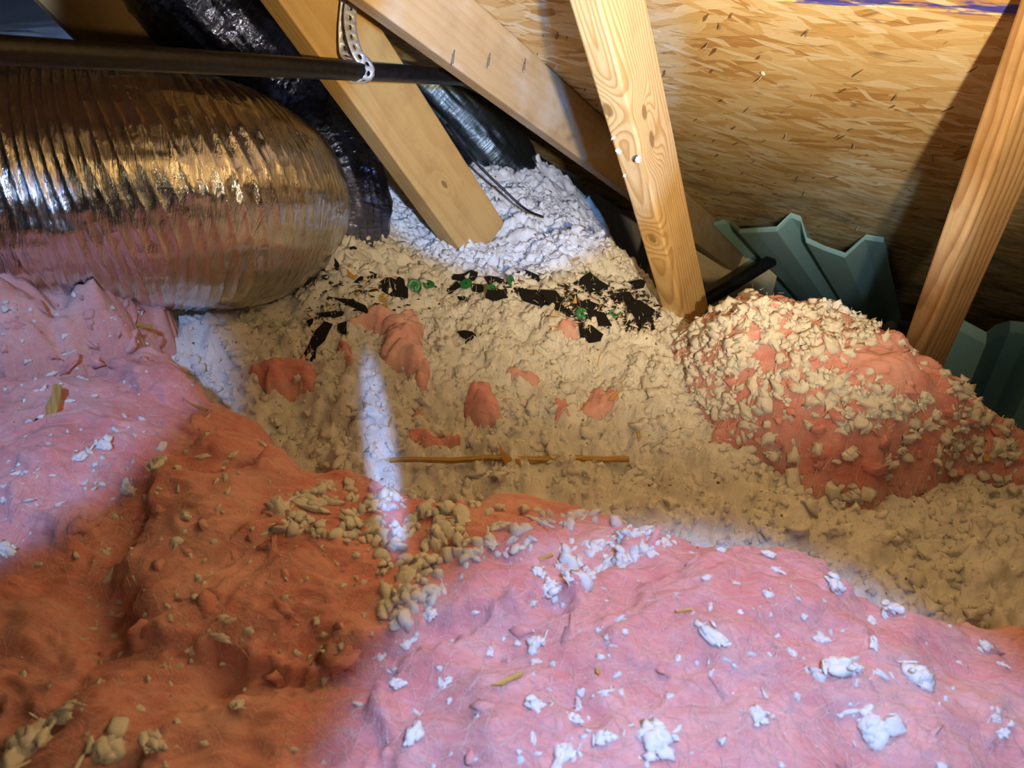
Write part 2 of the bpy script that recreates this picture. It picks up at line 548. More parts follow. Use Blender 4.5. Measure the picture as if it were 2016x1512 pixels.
# attic floor and end walls that close the space
fl = link('floor', bm_mesh('floor', box_bm(-4.5, 3.2, -1.2, 6.2, -0.02, 0.0)), M['gypsum'])
tag(fl, kind='structure')
for nm, b in (('wall_back', (-4.5, 3.2, 6.2, 6.3, 0, 3.0)), ('wall_left', (-4.6, -4.5, -1.2, 6.3, 0, 3.0))):
    o = link(nm, bm_mesh(nm, box_bm(*b)), M['dim_wall'])
    tag(o, kind='structure')


# ------------------------------------------------------------------ timber
def timber(name, mat, A, B, beta_deg, wl, wr, top=0.0, bottom=0.0, chamfer=0.004, wobble=0.0):
    """A, B = (px, py, depth) of the edge nearest the camera; wl/wr widths of the faces left/right of it"""
    a, b = at(*A), at(*B)
    X = b - a
    L = np.linalg.norm(X); X /= L
    mid = (a + b) / 2 - CAM
    q = mid - X * np.dot(mid, X); q /= np.linalg.norm(q)
    r = np.cross(X, q)
    if r[0] < 0: r = -r
    be = math.radians(beta_deg)
    R = r * math.cos(be) + q * math.sin(be)       # along the right-hand face
    Lf = -r * math.sin(be) + q * math.cos(be)     # along the left-hand face
    reach = np.dot(n_, a - R0) / np.dot(n_, X)         # back along the member to the boards
    if 0 < reach < 0.9: top = reach + 0.0
    bm = box_bm(-top, L + bottom, 0, wr, 0, wl, chamfer, 24)
    if wobble:
        for v in bm.verts:
            s = v.co.x
            v.co.y += wobble * math.sin(s * 7 + v.co.z * 30)
            v.co.z += wobble * math.sin(s * 9 + 1.3 + v.co.y * 20)
    o = link(name, bm_mesh(name, bm), mat)
    if np.dot(np.cross(X, R), Lf) < 0:
        o.data.transform(Matrix.Diagonal((1, 1, -1, 1)))
        o.data.flip_normals()
        Lf = -Lf
    frame_obj(o, a, X, R, Lf)
    return o


tag(timber('truss_web', M['stud'], (1181, 0, 0.80), (1333, 575, 1.27), 56, 0.038, 0.089, 0.45, 0.18, 0.003, 0.0008),
    'yellow pine web with knots and swirling grain standing right of the dusty rafter', 'timber')
tag(timber('truss_web', M['web'], (549, 0, 1.065), (876, 450, 1.43), 28, 0.049, 0.118, 0.5, 0.12, 0.003),
    'amber spruce web slanting down behind the strapped black pipe', 'timber')
tag(timber('truss_post', M['post'], (2016, 171, 0.74), (1845, 613, 1.08), 59, 0.034, 0.078, 0.5, 0.25, 0.004),
    'brown pine post at right edge with a dark knot near its foot', 'timber')
tag(timber('truss_web', M['dark_wood'], (75, 0, 1.30), (330, 250, 1.55), 10, 0.038, 0.160, 0.4, 0.3, 0.003),
    'dark brown web in the upper left corner behind the pipe', 'timber')
# rafter under the boards
bm = box_bm(-1.5, 3.2, 0, 0.034, -0.102, -0.0005, 0.003, 24)
raf = link('rafter', bm_mesh('rafter', bm), M['rafter'])
frame_obj(raf, R0, d_, e_, n_)
if np.dot(np.cross(d_, e_), n_) < 0:
    raf.data.transform(Matrix.Diagonal((1, -1, 1, 1))); raf.data.flip_normals()
    frame_obj(raf, R0, d_, -e_, n_)
tag(raf, 'dusty grey-tan rafter running down under the roof boards with three nail tips', 'timber')

# nail tips through the rafter's face and through the boards
def nail(name, p, direction, length, rad, label, group, cat='nail'):
    direction = np.array(direction, float); direction /= np.linalg.norm(direction)
    a = p - direction * 0.006
    me = tube_mesh(name, [a, p, p + direction * length * 0.75, p + direction * length], [rad, rad, rad, rad * 0.15], 8)
    o = link(name, me, M['steel'])
    set_origin(o, p)
    return tag(o, label, cat, group)


NAILS = []
mm = -e_
for (px, py), lab in zip(((893, 104), (963, 110), (1033, 120)), ('bent nail tip in rafter, uppermost of three', 'nail tip in rafter, middle of three', 'longest nail tip in rafter, lowest of three')):
    r = ray(px, py)
    dep = np.dot(R0 - CAM, mm) / np.dot(r, mm)
    nail('nail_tip', CAM + r * dep, mm * 0.8 + np.array([-0.75, -0.2, -0.7]), 0.022, 0.0018, lab, 'nail tips in the rafter')
for (px, py) in ((1500, 150), (1572, 345), (1585, 375), (1690, 445), (1765, 185), (1680, 280), (1415, 45), (1850, 335), (1455, 425), (1548, 262), (1395, 83), (1590, 58), (1835, 305), (1475, 210)):
    p = on_roof(px, py)
    no = nail('shingle_nail', p, -n_ + rng.uniform(-0.5, 0.5, 3), 0.013, 0.0011, '%s nail point in the strand board, %s, %s' % ('upper' if py < 120 else 'middle' if py < 290 else 'lower', 'left third' if px < 1490 else 'centre' if px < 1640 else 'right third', 'above the green vent' if py > 330 else 'below the blue line' if py < 120 else 'halfway up the slope'), 'nail points in the roof boards')
    NAILS.append((no, px))


# ------------------------------------------------------------------ insulation surfaces
class RBF:
    """thin-plate height through scattered points"""
    def __init__(self, P, lam=1e-4):
        P = np.asarray(P, float)
        self.c = P[:, :2]
        n = len(P)
        K = self.k(self.c, self.c) + lam * np.eye(n)
        A = np.zeros((n + 3, n + 3))
        A[:n, :n] = K
        A[:n, n:] = np.c_[np.ones(n), self.c]
        A[n:, :n] = A[:n, n:].T
        self.w = np.linalg.solve(A, np.r_[P[:, 2], 0, 0, 0])

    @staticmethod
    def k(a, b):
        r2 = ((a[:, None, :] - b[None, :, :]) ** 2).sum(-1) + 1e-12
        return 0.5 * r2 * np.log(r2)

    def __call__(self, x, y):
        q = np.c_[x.ravel(), y.ravel()]
        out = np.empty(len(q))
        n = len(self.c)
        for i in range(0, len(q), 40000):
            s = q[i:i + 40000]
            out[i:i + 40000] = self.k(s, self.c) @ self.w[:n] + self.w[n] + s @ self.w[n + 1:]
        return out.reshape(x.shape)


def pz(px, py, z):
    """world point where the sight line of a pixel crosses height z (relative to the camera)"""
    r = ray(px, py)
    return CAM + r * (z / r[2])


def ctrl(L):
    return [pz(*t) for t in L]


def poly_sdf(poly, x, y):
    """signed distance to a polygon, positive inside"""
    P = np.asarray(poly)[:, :2]
    inside = np.zeros(x.shape, bool)
    best = np.full(x.shape, 1e9)
    for i in range(len(P)):
        a, b = P[i], P[(i + 1) % len(P)]
        ab = b - a
        t = np.clip(((x - a[0]) * ab[0] + (y - a[1]) * ab[1]) / (ab @ ab + 1e-12), 0, 1)
        best = np.minimum(best, (x - a[0] - t * ab[0]) ** 2 + (y - a[1] - t * ab[1]) ** 2)
        cond = ((a[1] > y) != (b[1] > y))
        with np.errstate(divide='ignore', invalid='ignore'):
            xi = (b[0] - a[0]) * (y - a[1]) / (b[1] - a[1]) + a[0]
        inside ^= cond & (x < xi)
    d = np.sqrt(best)
    return np.where(inside, d, -d)


G_CTRL = ctrl([(1000, 520, -.575), (720, 500, -.54), (850, 420, -.56), (1100, 400, -.57), (960, 450, -.585), (1200, 480, -.575), (620, 560, -.56), (450, 650, -.555), (350, 620, -.525), (430, 632, -.54), (300, 615, -.515), (690, 465, -.51), (740, 440, -.52), (655, 520, -.53),
               (560, 680, -.58), (700, 760, -.61), (1000, 620, -.575), (850, 640, -.585), (1000, 710, -.605), (1000, 800, -.635), (1200, 750, -.62), (1300, 680, -.60),
               (1300, 900, -.65), (1000, 900, -.645), (750, 880, -.635), (1500, 1000, -.665), (1800, 1050, -.66), (2016, 1000, -.65),
               (1250, 600, -.590), (1000, 1050, -.67), (1400, 1180, -.69), (300, 900, -.66), (2016, 1300, -.68)])
G_CTRL += [np.array(p) for p in ((-3, 4, CZ - .6), (-3, 1, CZ - .6), (0, 5, CZ - .6), (-1, 2.2, CZ - .50), (-1.3, .3, CZ - .65), (1.9, .3, CZ - .9), (3, 1.5, CZ - 1.5), (0, 0, CZ - .68), (0, -1, CZ - .68), (.8, .2, CZ - .68),
                                 (.42, 1.40, CZ - .84), (.60, 1.32, CZ - .92), (.80, 1.25, CZ - .95), (1.0, 1.15, CZ - .93), (1.2, .95, CZ - .90), (.35, 1.62, CZ - .90), (1.0, 1.45, CZ - 1.25), (.62, 1.75, CZ - 1.2), (.2, 1.95, CZ - .68),
                                 (1.5, 1.6, CZ - 1.4), (.8, 2.0, CZ - 1.4), (1.2, 1.85, CZ - 1.45), (.55, 2.0, CZ - 1.25), (1.0, 1.65, CZ - 1.35), (.5, 2.4, CZ - 1.35), (1.6, 2.6, CZ - 1.7), (1.0, 2.8, CZ - 1.7),
                                 (-1.2, 2.1, CZ - .36), (-1.6, 2.3, CZ - .32), (-.9, 2.3, CZ - .45))]
g_rbf = RBF(G_CTRL)


def ground_h(x, y):
    z = g_rbf(x, y)
    # never up through the roof boards
    roofz = R0[2] - (n_[0] * (x - R0[0]) + n_[1] * (y - R0[1])) / n_[2] - 0.02
    under = ((x - R0[0]) * e_[0] + (y - R0[1]) * e_[1]) < left_edge + .03
    z = np.where(under, np.minimum(z, roofz), z)
    return np.maximum(z, 0.02)


def white_relief(x, y):
    wx = x + .012 * noise2(x / .03, y / .03, 3)
    wy = y + .012 * noise2(x / .03, y / .03, 4)
    a = 1 - worley(wx / 0.075, wy / 0.075, 1)
    b = 1 - worley(wx / 0.026, wy / 0.026, 2)
    c = 1 - worley(x / 0.0095, y / 0.0095, 4)
    return 0.020 * a + 0.012 * b + 0.0055 * c + 0.009 * fbm(x / .02, y / .02, 4, 8, .6) + .016 * noise2(x / .10, y / .10, 6) - .008


# batts: outline (px, py, z at the edge), interior heights
FRONT_POLY = [(205, 700, -.50), (250, 655, -.50), (330, 665, -.505), (385, 705, -.515), (430, 745, -.525), (520, 790, -.54), (575, 850, -.55), (620, 895, -.555), (690, 890, -.555), (745, 915, -.56),
              (800, 945, -.565), (900, 948, -.57), (990, 945, -.57), (1080, 945, -.575), (1170, 965, -.575), (1265, 995, -.57), (1340, 1020, -.56), (1430, 1035, -.555), (1540, 1035, -.55),
              (1640, 1070, -.545), (1700, 1130, -.545), (1790, 1165, -.55), (1900, 1170, -.555), (2040, 1190, -.56), (2300, 1260, -.57), (2300, 1900, -.56), (-500, 1900, -.55), (-700, 1200, -.52), (-500, 760, -.48), (-100, 715, -.47), (100, 715, -.485)]
FRONT_Z = [(1008, 1500, -.500), (1500, 1500, -.505), (1900, 1450, -.53), (400, 1450, -.515), (60, 1480, -.50), (1300, 1200, -.505), (1600, 1250, -.505), (1000, 1150, -.515), (700, 1150, -.515), (400, 1050, -.505),
           (150, 1150, -.525), (150, 900, -.48), (350, 850, -.495), (480, 880, -.515), (300, 740, -.50), (50, 800, -.47), (700, 1000, -.525), (950, 1020, -.535), (1150, 1060, -.535), (1450, 1100, -.52), (2000, 1350, -.545), (600, 1350, -.525), (0, 1000, -.485)]
PILE_POLY = [(-500, 420, -.38), (-150, 440, -.40), (0, 462, -.415), (85, 468, -.43), (130, 505, -.445), (200, 545, -.46), (265, 540, -.465), (325, 570, -.475), (300, 625, -.49), (285, 655, -.495),
             (215, 690, -.495), (130, 715, -.485), (0, 730, -.475), (-200, 740, -.47), (-500, 700, -.45)]
PILE_Z = [(30, 520, -.405), (100, 580, -.425), (0, 620, -.42), (200, 600, -.445), (150, 660, -.455), (40, 690, -.455), (-200, 560, -.39), (250, 590, -.46)]
MOUND_POLY = [(1318, 640, -.575), (1345, 595, -.565), (1420, 585, -.555), (1500, 565, -.55), (1570, 572, -.55), (1640, 600, -.55), (1740, 640, -.555), (1840, 690, -.565), (1920, 740, -.575), (2030, 800, -.585), (2200, 880, -.60),
              (2200, 930, -.615), (2030, 905, -.62), (1900, 900, -.625), (1790, 935, -.635), (1700, 962, -.64), (1630, 968, -.645), (1550, 930, -.645), (1470, 880, -.64), (1395, 850, -.635), (1390, 800, -.62), (1340, 720, -.595)]
MOUND_Z = [(1450, 640, -.515), (1600, 650, -.505), (1560, 720, -.51), (1700, 700, -.51), (1500, 800, -.535), (1640, 820, -.535), (1800, 780, -.54), (1600, 900, -.585), (1750, 880, -.575), (1900, 820, -.56), (1420, 740, -.54), (1500, 870, -.59)]


class Batt:
    def __init__(self, poly, inner, thick, width, seed):
        self.poly = ctrl(poly)
        self.rbf = RBF(self.poly + ctrl(inner), 1e-3)
        self.thick, self.width, self.seed = thick, width, seed
        P = np.array(self.poly)
        self.lo, self.hi = P.min(0) - 0.03, P.max(0) + 0.03

    def sdf(self, x, y):
        return poly_sdf(self.poly, x, y) + 0.010 * fbm(x / .05, y / .05, 3, self.seed) + 0.003 * noise2(x / .008, y / .008, self.seed + 3)

    def base(self, x, y, d=None):
        if d is None: d = self.sdf(x, y)
        t = np.clip(1 - d / self.width, 0, 1)
        return self.rbf(x, y) - self.thick * (1 - np.sqrt(np.clip(1 - t * t, 0, 1)))


# torn layers on the front batt: outline, lift, softness
LAYERS = [
    ([(238, 1215), (232, 1120), (262, 1020), (335, 955), (480, 925), (640, 935), (745, 960), (900, 985), (1060, 1010), (1150, 1090), (1165, 1180), (1040, 1200), (870, 1245), (760, 1290), (620, 1330), (430, 1300), (300, 1290)], .020, .012),
    ([(760, 1512), (740, 1380), (800, 1290), (900, 1250), (1100, 1195), (1130, 1110), (1250, 1050), (1450, 1055), (1600, 1090), (1700, 1170), (1800, 1230), (2100, 1330), (2100, 1800), (700, 1800)], .014, .010),
    ([(300, 1512), (330, 1440), (440, 1370), (560, 1330), (720, 1330), (760, 1420), (760, 1700), (250, 1700)], .018, .012),
    ([(1120, 1240), (1300, 1160), (1560, 1150), (1700, 1230), (1560, 1330), (1250, 1330)], .007, .01),
    ([(210, 760), (260, 690), (340, 690), (400, 760), (330, 800)], .018, .012),
    ([(330, 860), (420, 800), (520, 810), (600, 880), (560, 930), (420, 920)], .012, .012),
    ([(-100, 1220), (20, 1150), (160, 1200), (180, 1330), (60, 1400), (-100, 1420)], .012, .012),
    ([(60, 960), (130, 940), (210, 990), (200, 1060), (110, 1090), (40, 1040)], .010, .014),
]
PITS = [(430, 1325, .022, .018), (215, 1180, .022, .03), (1100, 1215, .014, .012), (1520, 1275, .012, .012), (1740, 1265, .016, .010), (1120, 1405, .014, .012), (1160, 1440, .012, .012),
        (860, 1090, .012, .02), (1000, 1110, .012, .015), (350, 790, .014, .02), (120, 1010, .016, .02), (250, 1240, .02, .02), (590, 905, .01, .01)]


def fibrous(x, y, seed, ang, amp):
    """soft torn-fibre relief: stretched ridges plus rounded lumps"""
    c, s = math.cos(ang), math.sin(ang)
    wx = x + .03 * noise2(x / .07, y / .07, seed + 40)
    wy = y + .03 * noise2(x / .07, y / .07, seed + 41)
    u, v = wx * c + wy * s, -wx * s + wy * c
    r1 = 1 - np.abs(fbm(u / .11, v / .030, 3, seed))
    r2 = 1 - np.abs(fbm(u / .05, v / .010, 3, seed + 7))
    l = fbm(x / .060, y / .045, 3, seed + 13, .4)
    return amp * (0.005 * r1 + 0.0030 * r2 + 0.010 * l + 0.0012 * fbm(u / .012, v / .005, 3, seed + 21))


front = Batt(FRONT_POLY, FRONT_Z, 0.085, 0.055, 11)
pile = Batt(PILE_POLY, PILE_Z, 0.07, 0.05, 23)
mound = Batt(MOUND_POLY, MOUND_Z, 0.10, 0.07, 37)
_layers = []
for pts, lift, soft in LAYERS:
    _layers.append(([pz(px, py, -.515) for px, py in pts], lift, soft))


def front_h(x, y, d=None):
    z = front.base(x, y, d)
    wob = 0.012 * fbm(x / .04, y / .04, 3, 77) + .004 * noise2(x / .008, y / .008, 78)
    for poly, lift, soft in _layers:
        z = z + lift * sstep(-soft * .3, soft, poly_sdf(poly, x, y) + wob)
    for px, py, dep, rad in PITS:
        p = pz(px, py, -.515)
        z = z - dep * np.exp(-(((x - p[0]) ** 2) + ((y - p[1]) ** 2) * 1.6) / (rad * rad))
    return z - 0.012 + fibrous(x, y, 51, 0.35, 1.0)


def pile_h(x, y, d=None):
    b = (1 - worley(x / .085 + .4 * noise2(x / .05, y / .05, 5), y / .070 + .3 * noise2(x / .04, y / .04, 66), 15)) + .35 * (1 - worley(x / .035 + .3 * noise2(x / .02, y / .02, 7), y / .03, 16))
    z = pile.base(x, y, d) - .035 + 0.060 * b + fibrous(x, y, 61, -0.2, 1.2)
    z = z + .018 * (1 - np.abs(fbm(x / .07, y / .045, 2, 63))) - .012
    for px, py, dep, rad in ((112, 595, .032, .018), (30, 705, .034, .022), (95, 520, .022, .014), (180, 545, .018, .012), (105, 640, .016, .014), (225, 610, .016, .014), (10, 610, .02, .016)):
        p = pz(px, py, -.44)
        z = z - dep * np.exp(-(((x - p[0]) ** 2) + ((y - p[1]) ** 2) * 1.8) / (rad * rad))
    return z


def mound_h(x, y, d=None):
    return mound.base(x, y, d) - .012 + fibrous(x, y, 71, -0.5, 1.1) + .01 * (1 - worley(x / .04, y / .04, 19))


def grid_mesh(name, xs, ys, hfun, keep=None):
    X, Y = np.meshgrid(xs, ys)
    Z = hfun(X, Y)
    nx, ny = len(xs), len(ys)
    idx = np.arange(nx * ny).reshape(ny, nx)
    q = np.stack([idx[:-1, :-1], idx[:-1, 1:], idx[1:, 1:], idx[1:, :-1]], -1).reshape(-1, 4)
    V = np.stack([X, Y, Z], -1).reshape(-1, 3)
    if keep is not None:
        k = keep(X, Y).ravel()
        q = q[k[q].any(1)]
        used = np.zeros(len(V), bool); used[q] = True
        m = np.cumsum(used) - 1
        q, V = m[q], V[used]
    return np_mesh(name, V, q)


def axis(a, b, step, outer):
    """fine step between a and b, growing outside up to the outer limits"""
    core = list(np.arange(a, b, step))
    s, p, lo = step, a, []
    while p > outer[0]:
        s *= 1.12; p -= s; lo.append(p)
    s, p, hi = step, core[-1], []
    while p < outer[1]:
        s *= 1.12; p += s; hi.append(p)
    return np.array(lo[::-1] + core + hi)


def clamp(a, lo, hi): return np.unique(np.clip(a, lo, hi))


gx = axis(-1.1, 1.15, .0045, (-4.4, 3.1))
gy = axis(.35, 1.95, .0045, (-1.1, 6.1))
gx, gy = clamp(gx, -4.45, 3.15), clamp(gy, -1.15, 6.15)
gme = grid_mesh('blown_insulation', gx, gy, lambda x, y: ground_h(x, y) + white_relief(x, y) - .02)
ground = link('blown_insulation', gme, M['white'])
tag(ground, 'white blown-in wool insulation spread over the whole attic floor', 'insulation', None, 'stuff')


def batt_mesh(name, b, hf, step, mat, clip):
    lo, hi = np.maximum(b.lo[:2], clip[0]), np.minimum(b.hi[:2], clip[1])
    xs, ys = np.arange(lo[0], hi[0], step), np.arange(lo[1], hi[1], step)
    store = {}

    def h(x, y):
        d = b.sdf(x, y); store['d'] = d
        z = hf(x, y, d)
        g = ground_h(x, y) - .03
        return np.where(d < 0, np.minimum(z - .03, g), z)
    me = grid_mesh(name, xs, ys, h, lambda x, y: store['d'] > -0.001)
    return link(name, me, mat)


o = batt_mesh('fibreglass_batt', front, front_h, .0030, M['pink'], ((-.95, .22), (.85, 1.2)))
tag(o, 'large torn pink fibreglass batt filling the foreground, dotted with white tufts', 'insulation')
front_o = o
o = batt_mesh('fibreglass_batt', pile, pile_h,   .0032, M['pale_pink'], ((-1.3, .5), (0, 1.6)))
tag(o, 'crumpled pale pink fibreglass piece heaped against the big foil duct at left', 'insulation')
pile_o = o
o = batt_mesh('fibreglass_batt', mound, mound_h, .0034, M['pink'], ((0, .4), (1.3, 1.7)))
tag(o, 'pink fibreglass mound half buried in white fluff below the green vent', 'insulation')
mound_o = o

# composite surface used to set things down
CX, CY = np.arange(-1.4, 1.5, .005), np.arange(.15, 2.4, .005)
cgx, cgy = np.meshgrid(CX, CY)
COMP = ground_h(cgx, cgy) + white_relief(cgx, cgy) - .02
OWN = np.zeros(COMP.shape, int)
for i, (b, hf) in enumerate(((front, front_h), (pile, pile_h), (mound, mound_h)), 1):
    d = b.sdf(cgx, cgy)
    z = np.where(d > 0, hf(cgx, cgy, d), -9)
    OWN = np.where(z > COMP, i, OWN)
    COMP = np.maximum(COMP, z)


def comp_z(x, y, arr=None):
    arr = COMP if arr is None else arr
    i = np.clip(((np.asarray(y) - CY[0]) / .005), 0, len(CY) - 1.001)
    j = np.clip(((np.asarray(x) - CX[0]) / .005), 0, len(CX) - 1.001)
    i0, j0 = i.astype(int), j.astype(int)
    fi, fj = i - i0, j - j0
    return (arr[i0, j0] * (1 - fi) * (1 - fj) + arr[i0 + 1, j0] * fi * (1 - fj) + arr[i0, j0 + 1] * (1 - fi) * fj + arr[i0 + 1, j0 + 1] * fi * fj)


def own_at(x, y):
    i = np.clip(((np.asarray(y) - CY[0]) / .005), 0, len(CY) - 1).astype(int)
    j = np.clip(((np.asarray(x) - CX[0]) / .005), 0, len(CX) - 1).astype(int)
    return OWN[i, j]


def project(P):
    """pixel of a world point in the photograph's frame"""
    q = np.asarray(P) - CAM
    zc = q[..., 1] * CP - q[..., 2] * SP
    yc = -q[..., 1] * SP - q[..., 2] * CP
    return PX + F * q[..., 0] / zc, PY + F * yc / zc


_T = np.arange(.30, 3.0, .003)


def hit(px, py):
    """first point of the insulation on a pixel's sight line, and its depth"""
    r = ray(px, py)
    P = CAM + _T[:, None] * r
    z = comp_z(P[:, 0], P[:, 1])
    below = P[:, 2] < z
    k = np.argmax(below) if below.any() else len(_T) - 1
    return P[k], _T[k]


def normal_at(x, y, s=.012):
    gx_ = (comp_z(x + s, y) - comp_z(x - s, y)) / (2 * s)
    gy_ = (comp_z(x, y + s) - comp_z(x, y - s)) / (2 * s)
    n = np.stack([-gx_, -gy_, np.ones_like(gx_)], -1)
    return n / np.linalg.norm(n, axis=-1, keepdims=True)


# ------------------------------------------------------------------ tufts of wool
def tuft_template(sub, seed, spike=0.5, flat=0.6, rough=0.5):
    bm = bmesh.new()
    bmesh.ops.create_icosphere(bm, subdivisions=sub, radius=1.0)
    V = np.array([v.co[:] for v in bm.verts])
    Fa = np.array([[v.index for v in f.verts] for f in bm.faces])
    bm.free()
    x, y, z = V.T
    r = 1 + rough * vnoise(x * 1.3, y * 1.3, z * 1.3, seed) + .32 * vnoise(x * 3 + 5, y * 3, z * 3, seed + 1) + .16 * vnoise(x * 6.5 + 5, y * 6.5, z * 6.5, seed + 2)
    r += spike * 3.0 * np.clip(vnoise(x * 3.7, y * 3.7, z * 3.7, seed + 3) - .33, 0, 1)
    V = V * r[:, None]
    V[:, 2] *= flat
    return V, Fa


def cluster_template(n, seed, spread=(1, 1, .5), sub=2, spikes=3):
    """a puff: many small lumps and a few wisps heaped together, about one unit across"""
    r_ = np.random.RandomState(seed)
    Vs, Fs, off = [], [], 0
    for i in range(n + spikes):
        V, Fa = tuft_template(sub, seed * 31 + i * 5, .35, .85, .45)
        q = r_.normal(0, .36, 3) * spread
        q[2] = abs(q[2])
        s = r_.uniform(.20, .48) * (1.25 - .6 * min(1, np.linalg.norm(q)))
        k = np.array([1, 1, .9])
        if i >= n:
            k = np.array([3.0, .5, .5]) * .8; s *= .5
            q = q * 1.5
        A = r_.uniform(0, 6.28, 3)
        R = np.array(Matrix.Rotation(A[0], 3, 'Z') @ Matrix.Rotation(A[1] * .15, 3, 'Y'))
        Vs.append((V * k * s) @ R.T + q); Fs.append(Fa + off); off += len(V)
    V = np.concatenate(Vs)
    V /= np.abs(V[:, :2]).max()
    return V, np.concatenate(Fs)


T_SMALL = [tuft_template(2, 100 + i * 7, 0.65, .85, .5) for i in range(8)]
T_TINY = [tuft_template(1, 900 + i * 7, 0.6, .9, .5) for i in range(10)]
T_ROUND = [tuft_template(2, 300 + i * 7, 0.1, .8, .3) for i in range(6)]
T_BIG = [cluster_template(13, 500 + i * 9) for i in range(8)]
T_SPIKY = [cluster_template(9, 700 + i * 9, (1, 1, .9), 2, 5) for i in range(6)]


def merge_tufts(name, temps, P, size, mat, stretch=.35, lift=.25, parent=None, kind='stuff'):
    """many small tufts as one mesh"""
    Vs, Fs, off = [], [], 0
    for p, s in zip(P, size):
        V, Fa = temps[rng.randint(len(temps))]
        a, b, c = rng.uniform(0, 6.28), rng.uniform(-.9, .9), rng.uniform(-.9, .9)
        ca, sa, cb, sb, cc, sc_ = math.cos(a), math.sin(a), math.cos(b), math.sin(b), math.cos(c), math.sin(c)
        R = np.array([[ca, -sa, 0], [sa, ca, 0], [0, 0, 1]]) @ np.array([[1, 0, 0], [0, cb, -sb], [0, sb, cb]]) @ np.array([[cc, 0, sc_], [0, 1, 0], [-sc_, 0, cc]])
        k = np.array([1 + rng.uniform(-stretch, stretch * 1.6), 1 + rng.uniform(-stretch, stretch), 1]) * s
        Vs.append((V * k) @ R.T + p + np.array([0, 0, s * lift]))
        Fs.append(Fa + off); off += len(V)
    o = link(name, np_mesh(name, np.concatenate(Vs), np.concatenate(Fs)), mat, parent)
    if kind: o['kind'] = kind
    return o


def visible_points(n, x0, x1, y0, y1):
    """n random pixels of a region dropped on the insulation"""
    out = []
    for _ in range(n):
        p, t = hit(rng.uniform(x0, x1), rng.uniform(y0, y1))
        out.append(p)
    return np.array(out)


# loose surface of the white wool
P, sz = [], []
N = 12000
X = rng.uniform(-.85, 1.05, N * 5); Y = rng.uniform(.55, 1.75, N * 5)
own = own_at(X, Y)
Z = comp_z(X, Y)
ux, uy = project(np.stack([X, Y, Z], -1))
k = (own == 0) & (ux > -60) & (ux < 2080) & (uy > 270) & (uy < 1230)
X, Y, Z = X[k][:N], Y[k][:N], Z[k][:N]
dist = np.hypot(X, Y)
sz = rng.uniform(.0014, .0052, len(X)) * (0.75 + .5 * sstep(-.2, .5, noise2(X / .08, Y / .08, 91)))
merge_tufts('loose_wool', T_TINY, np.stack([X, Y, Z - .001], -1), sz, M['fluff'], parent=None)
o = bpy.data.objects['loose_wool']
o.parent = ground
k = rng.choice(len(X), 2300, replace=False)
Q = np.stack([X[k], Y[k], Z[k] - .002], -1)
merge_tufts('loose_wool', T_SMALL, Q, rng.uniform(.0035, .008, len(Q)), M['fluff'], .5, .30, ground)


def in_poly(poly, x, y):
    return poly_sdf(np.array([(a, b, 0) for a, b in poly], float), x, y) > 0


def drop(region, n, poly=None, dens=None):
    """random points of the insulation whose pixels fall in a region of the photograph"""
    out = []
    px = rng.uniform(region[0], region[2], n); py = rng.uniform(region[1], region[3], n)
    keep = np.ones(n, bool)
    if poly is not None: keep &= in_poly(poly, px, py)
    if dens is not None: keep &= rng.uniform(0, 1, n) < dens(px, py)
    for a, b in zip(px[keep], py[keep]):
        p, t = hit(a, b)
        if t < 1.8: out.append(p)
    return np.array(out).reshape(-1, 3)


# white fluff over the pink mound: thick on the near left and top, thin towards the right
def mound_density(px, py):
    d = .22 + .78 * sstep(.1, .75, fbm(px / 70, py / 50, 3, 33) * .5 + .5 + .0016 * (1640 - px) * .55 - .0012 * (py - 700))
    pink = np.exp(-(((px - 1640) / 120) ** 2 + ((py - 900) / 60) ** 2)) + np.exp(-(((px - 1760) / 90) ** 2 + ((py - 740) / 40) ** 2)) + np.exp(-(((px - 1450) / 60) ** 2 + ((py - 865) / 40) ** 2)) * .9 \
        + np.exp(-(((px - 1510) / 30) ** 2 + ((py - 700) / 30) ** 2)) + np.exp(-(((px - 1430) / 80) ** 2 + ((py - 590) / 12) ** 2)) * .6
    return np.clip(d - .85 * pink, 0.03, 1)


P = drop((1310, 555, 2030, 985), 2600, None, mound_density)
own = own_at(P[:, 0], P[:, 1])
P = P[own == 3]
merge_tufts('fluff', T_SMALL, P - [0, 0, .001], rng.uniform(.0025, .0075, len(P)), M['fluff'], .5, .45, mound_o)
# pebbly white clumps where the batt meets the light from the left
PEB = [(560, 985), (640, 950), (760, 945), (900, 960), (1000, 1000), (1150, 1010), (1300, 1030), (1360, 1045), (1230, 1060), (1100, 1080), (1000, 1100), (880, 1130), (830, 1230), (740, 1240), (760, 1130), (700, 1090), (600, 1050), (540, 1060), (520, 1020)]
P = drop((520, 940, 1370, 1250), 1500, PEB, lambda x, y: sstep(.25, .75, .55 + .45 * fbm(x / 60, y / 30, 3, 44)))
merge_tufts('fluff', T_ROUND, P, rng.uniform(.002, .0062, len(P)), M['fluff'], .5, .4, front_o)
SHEET = [(1088, 1100), (1130, 1075), (1240, 1045), (1340, 1032), (1372, 1046), (1340, 1070), (1270, 1095), (1200, 1118), (1165, 1148), (1112, 1132)]
P = drop((1080, 1025, 1380, 1155), 520, SHEET)
merge_tufts('fluff', T_ROUND, P - [0, 0, .0015], rng.uniform(.002, .0055, len(P)), M['fluff'], .6, .15, front_o)
P = np.concatenate([drop((0, 700, 2016, 1512), 300), drop((1020, 1180, 1900, 1512), 90), drop((0, 460, 320, 1000), 130), drop((150, 900, 900, 1350), 200)])
P = P[own_at(P[:, 0], P[:, 1]) > 0]
merge_tufts('fluff', T_SMALL, P, rng.uniform(.0008, .0028, len(P)), M['fluff'], .6, .3, front_o)
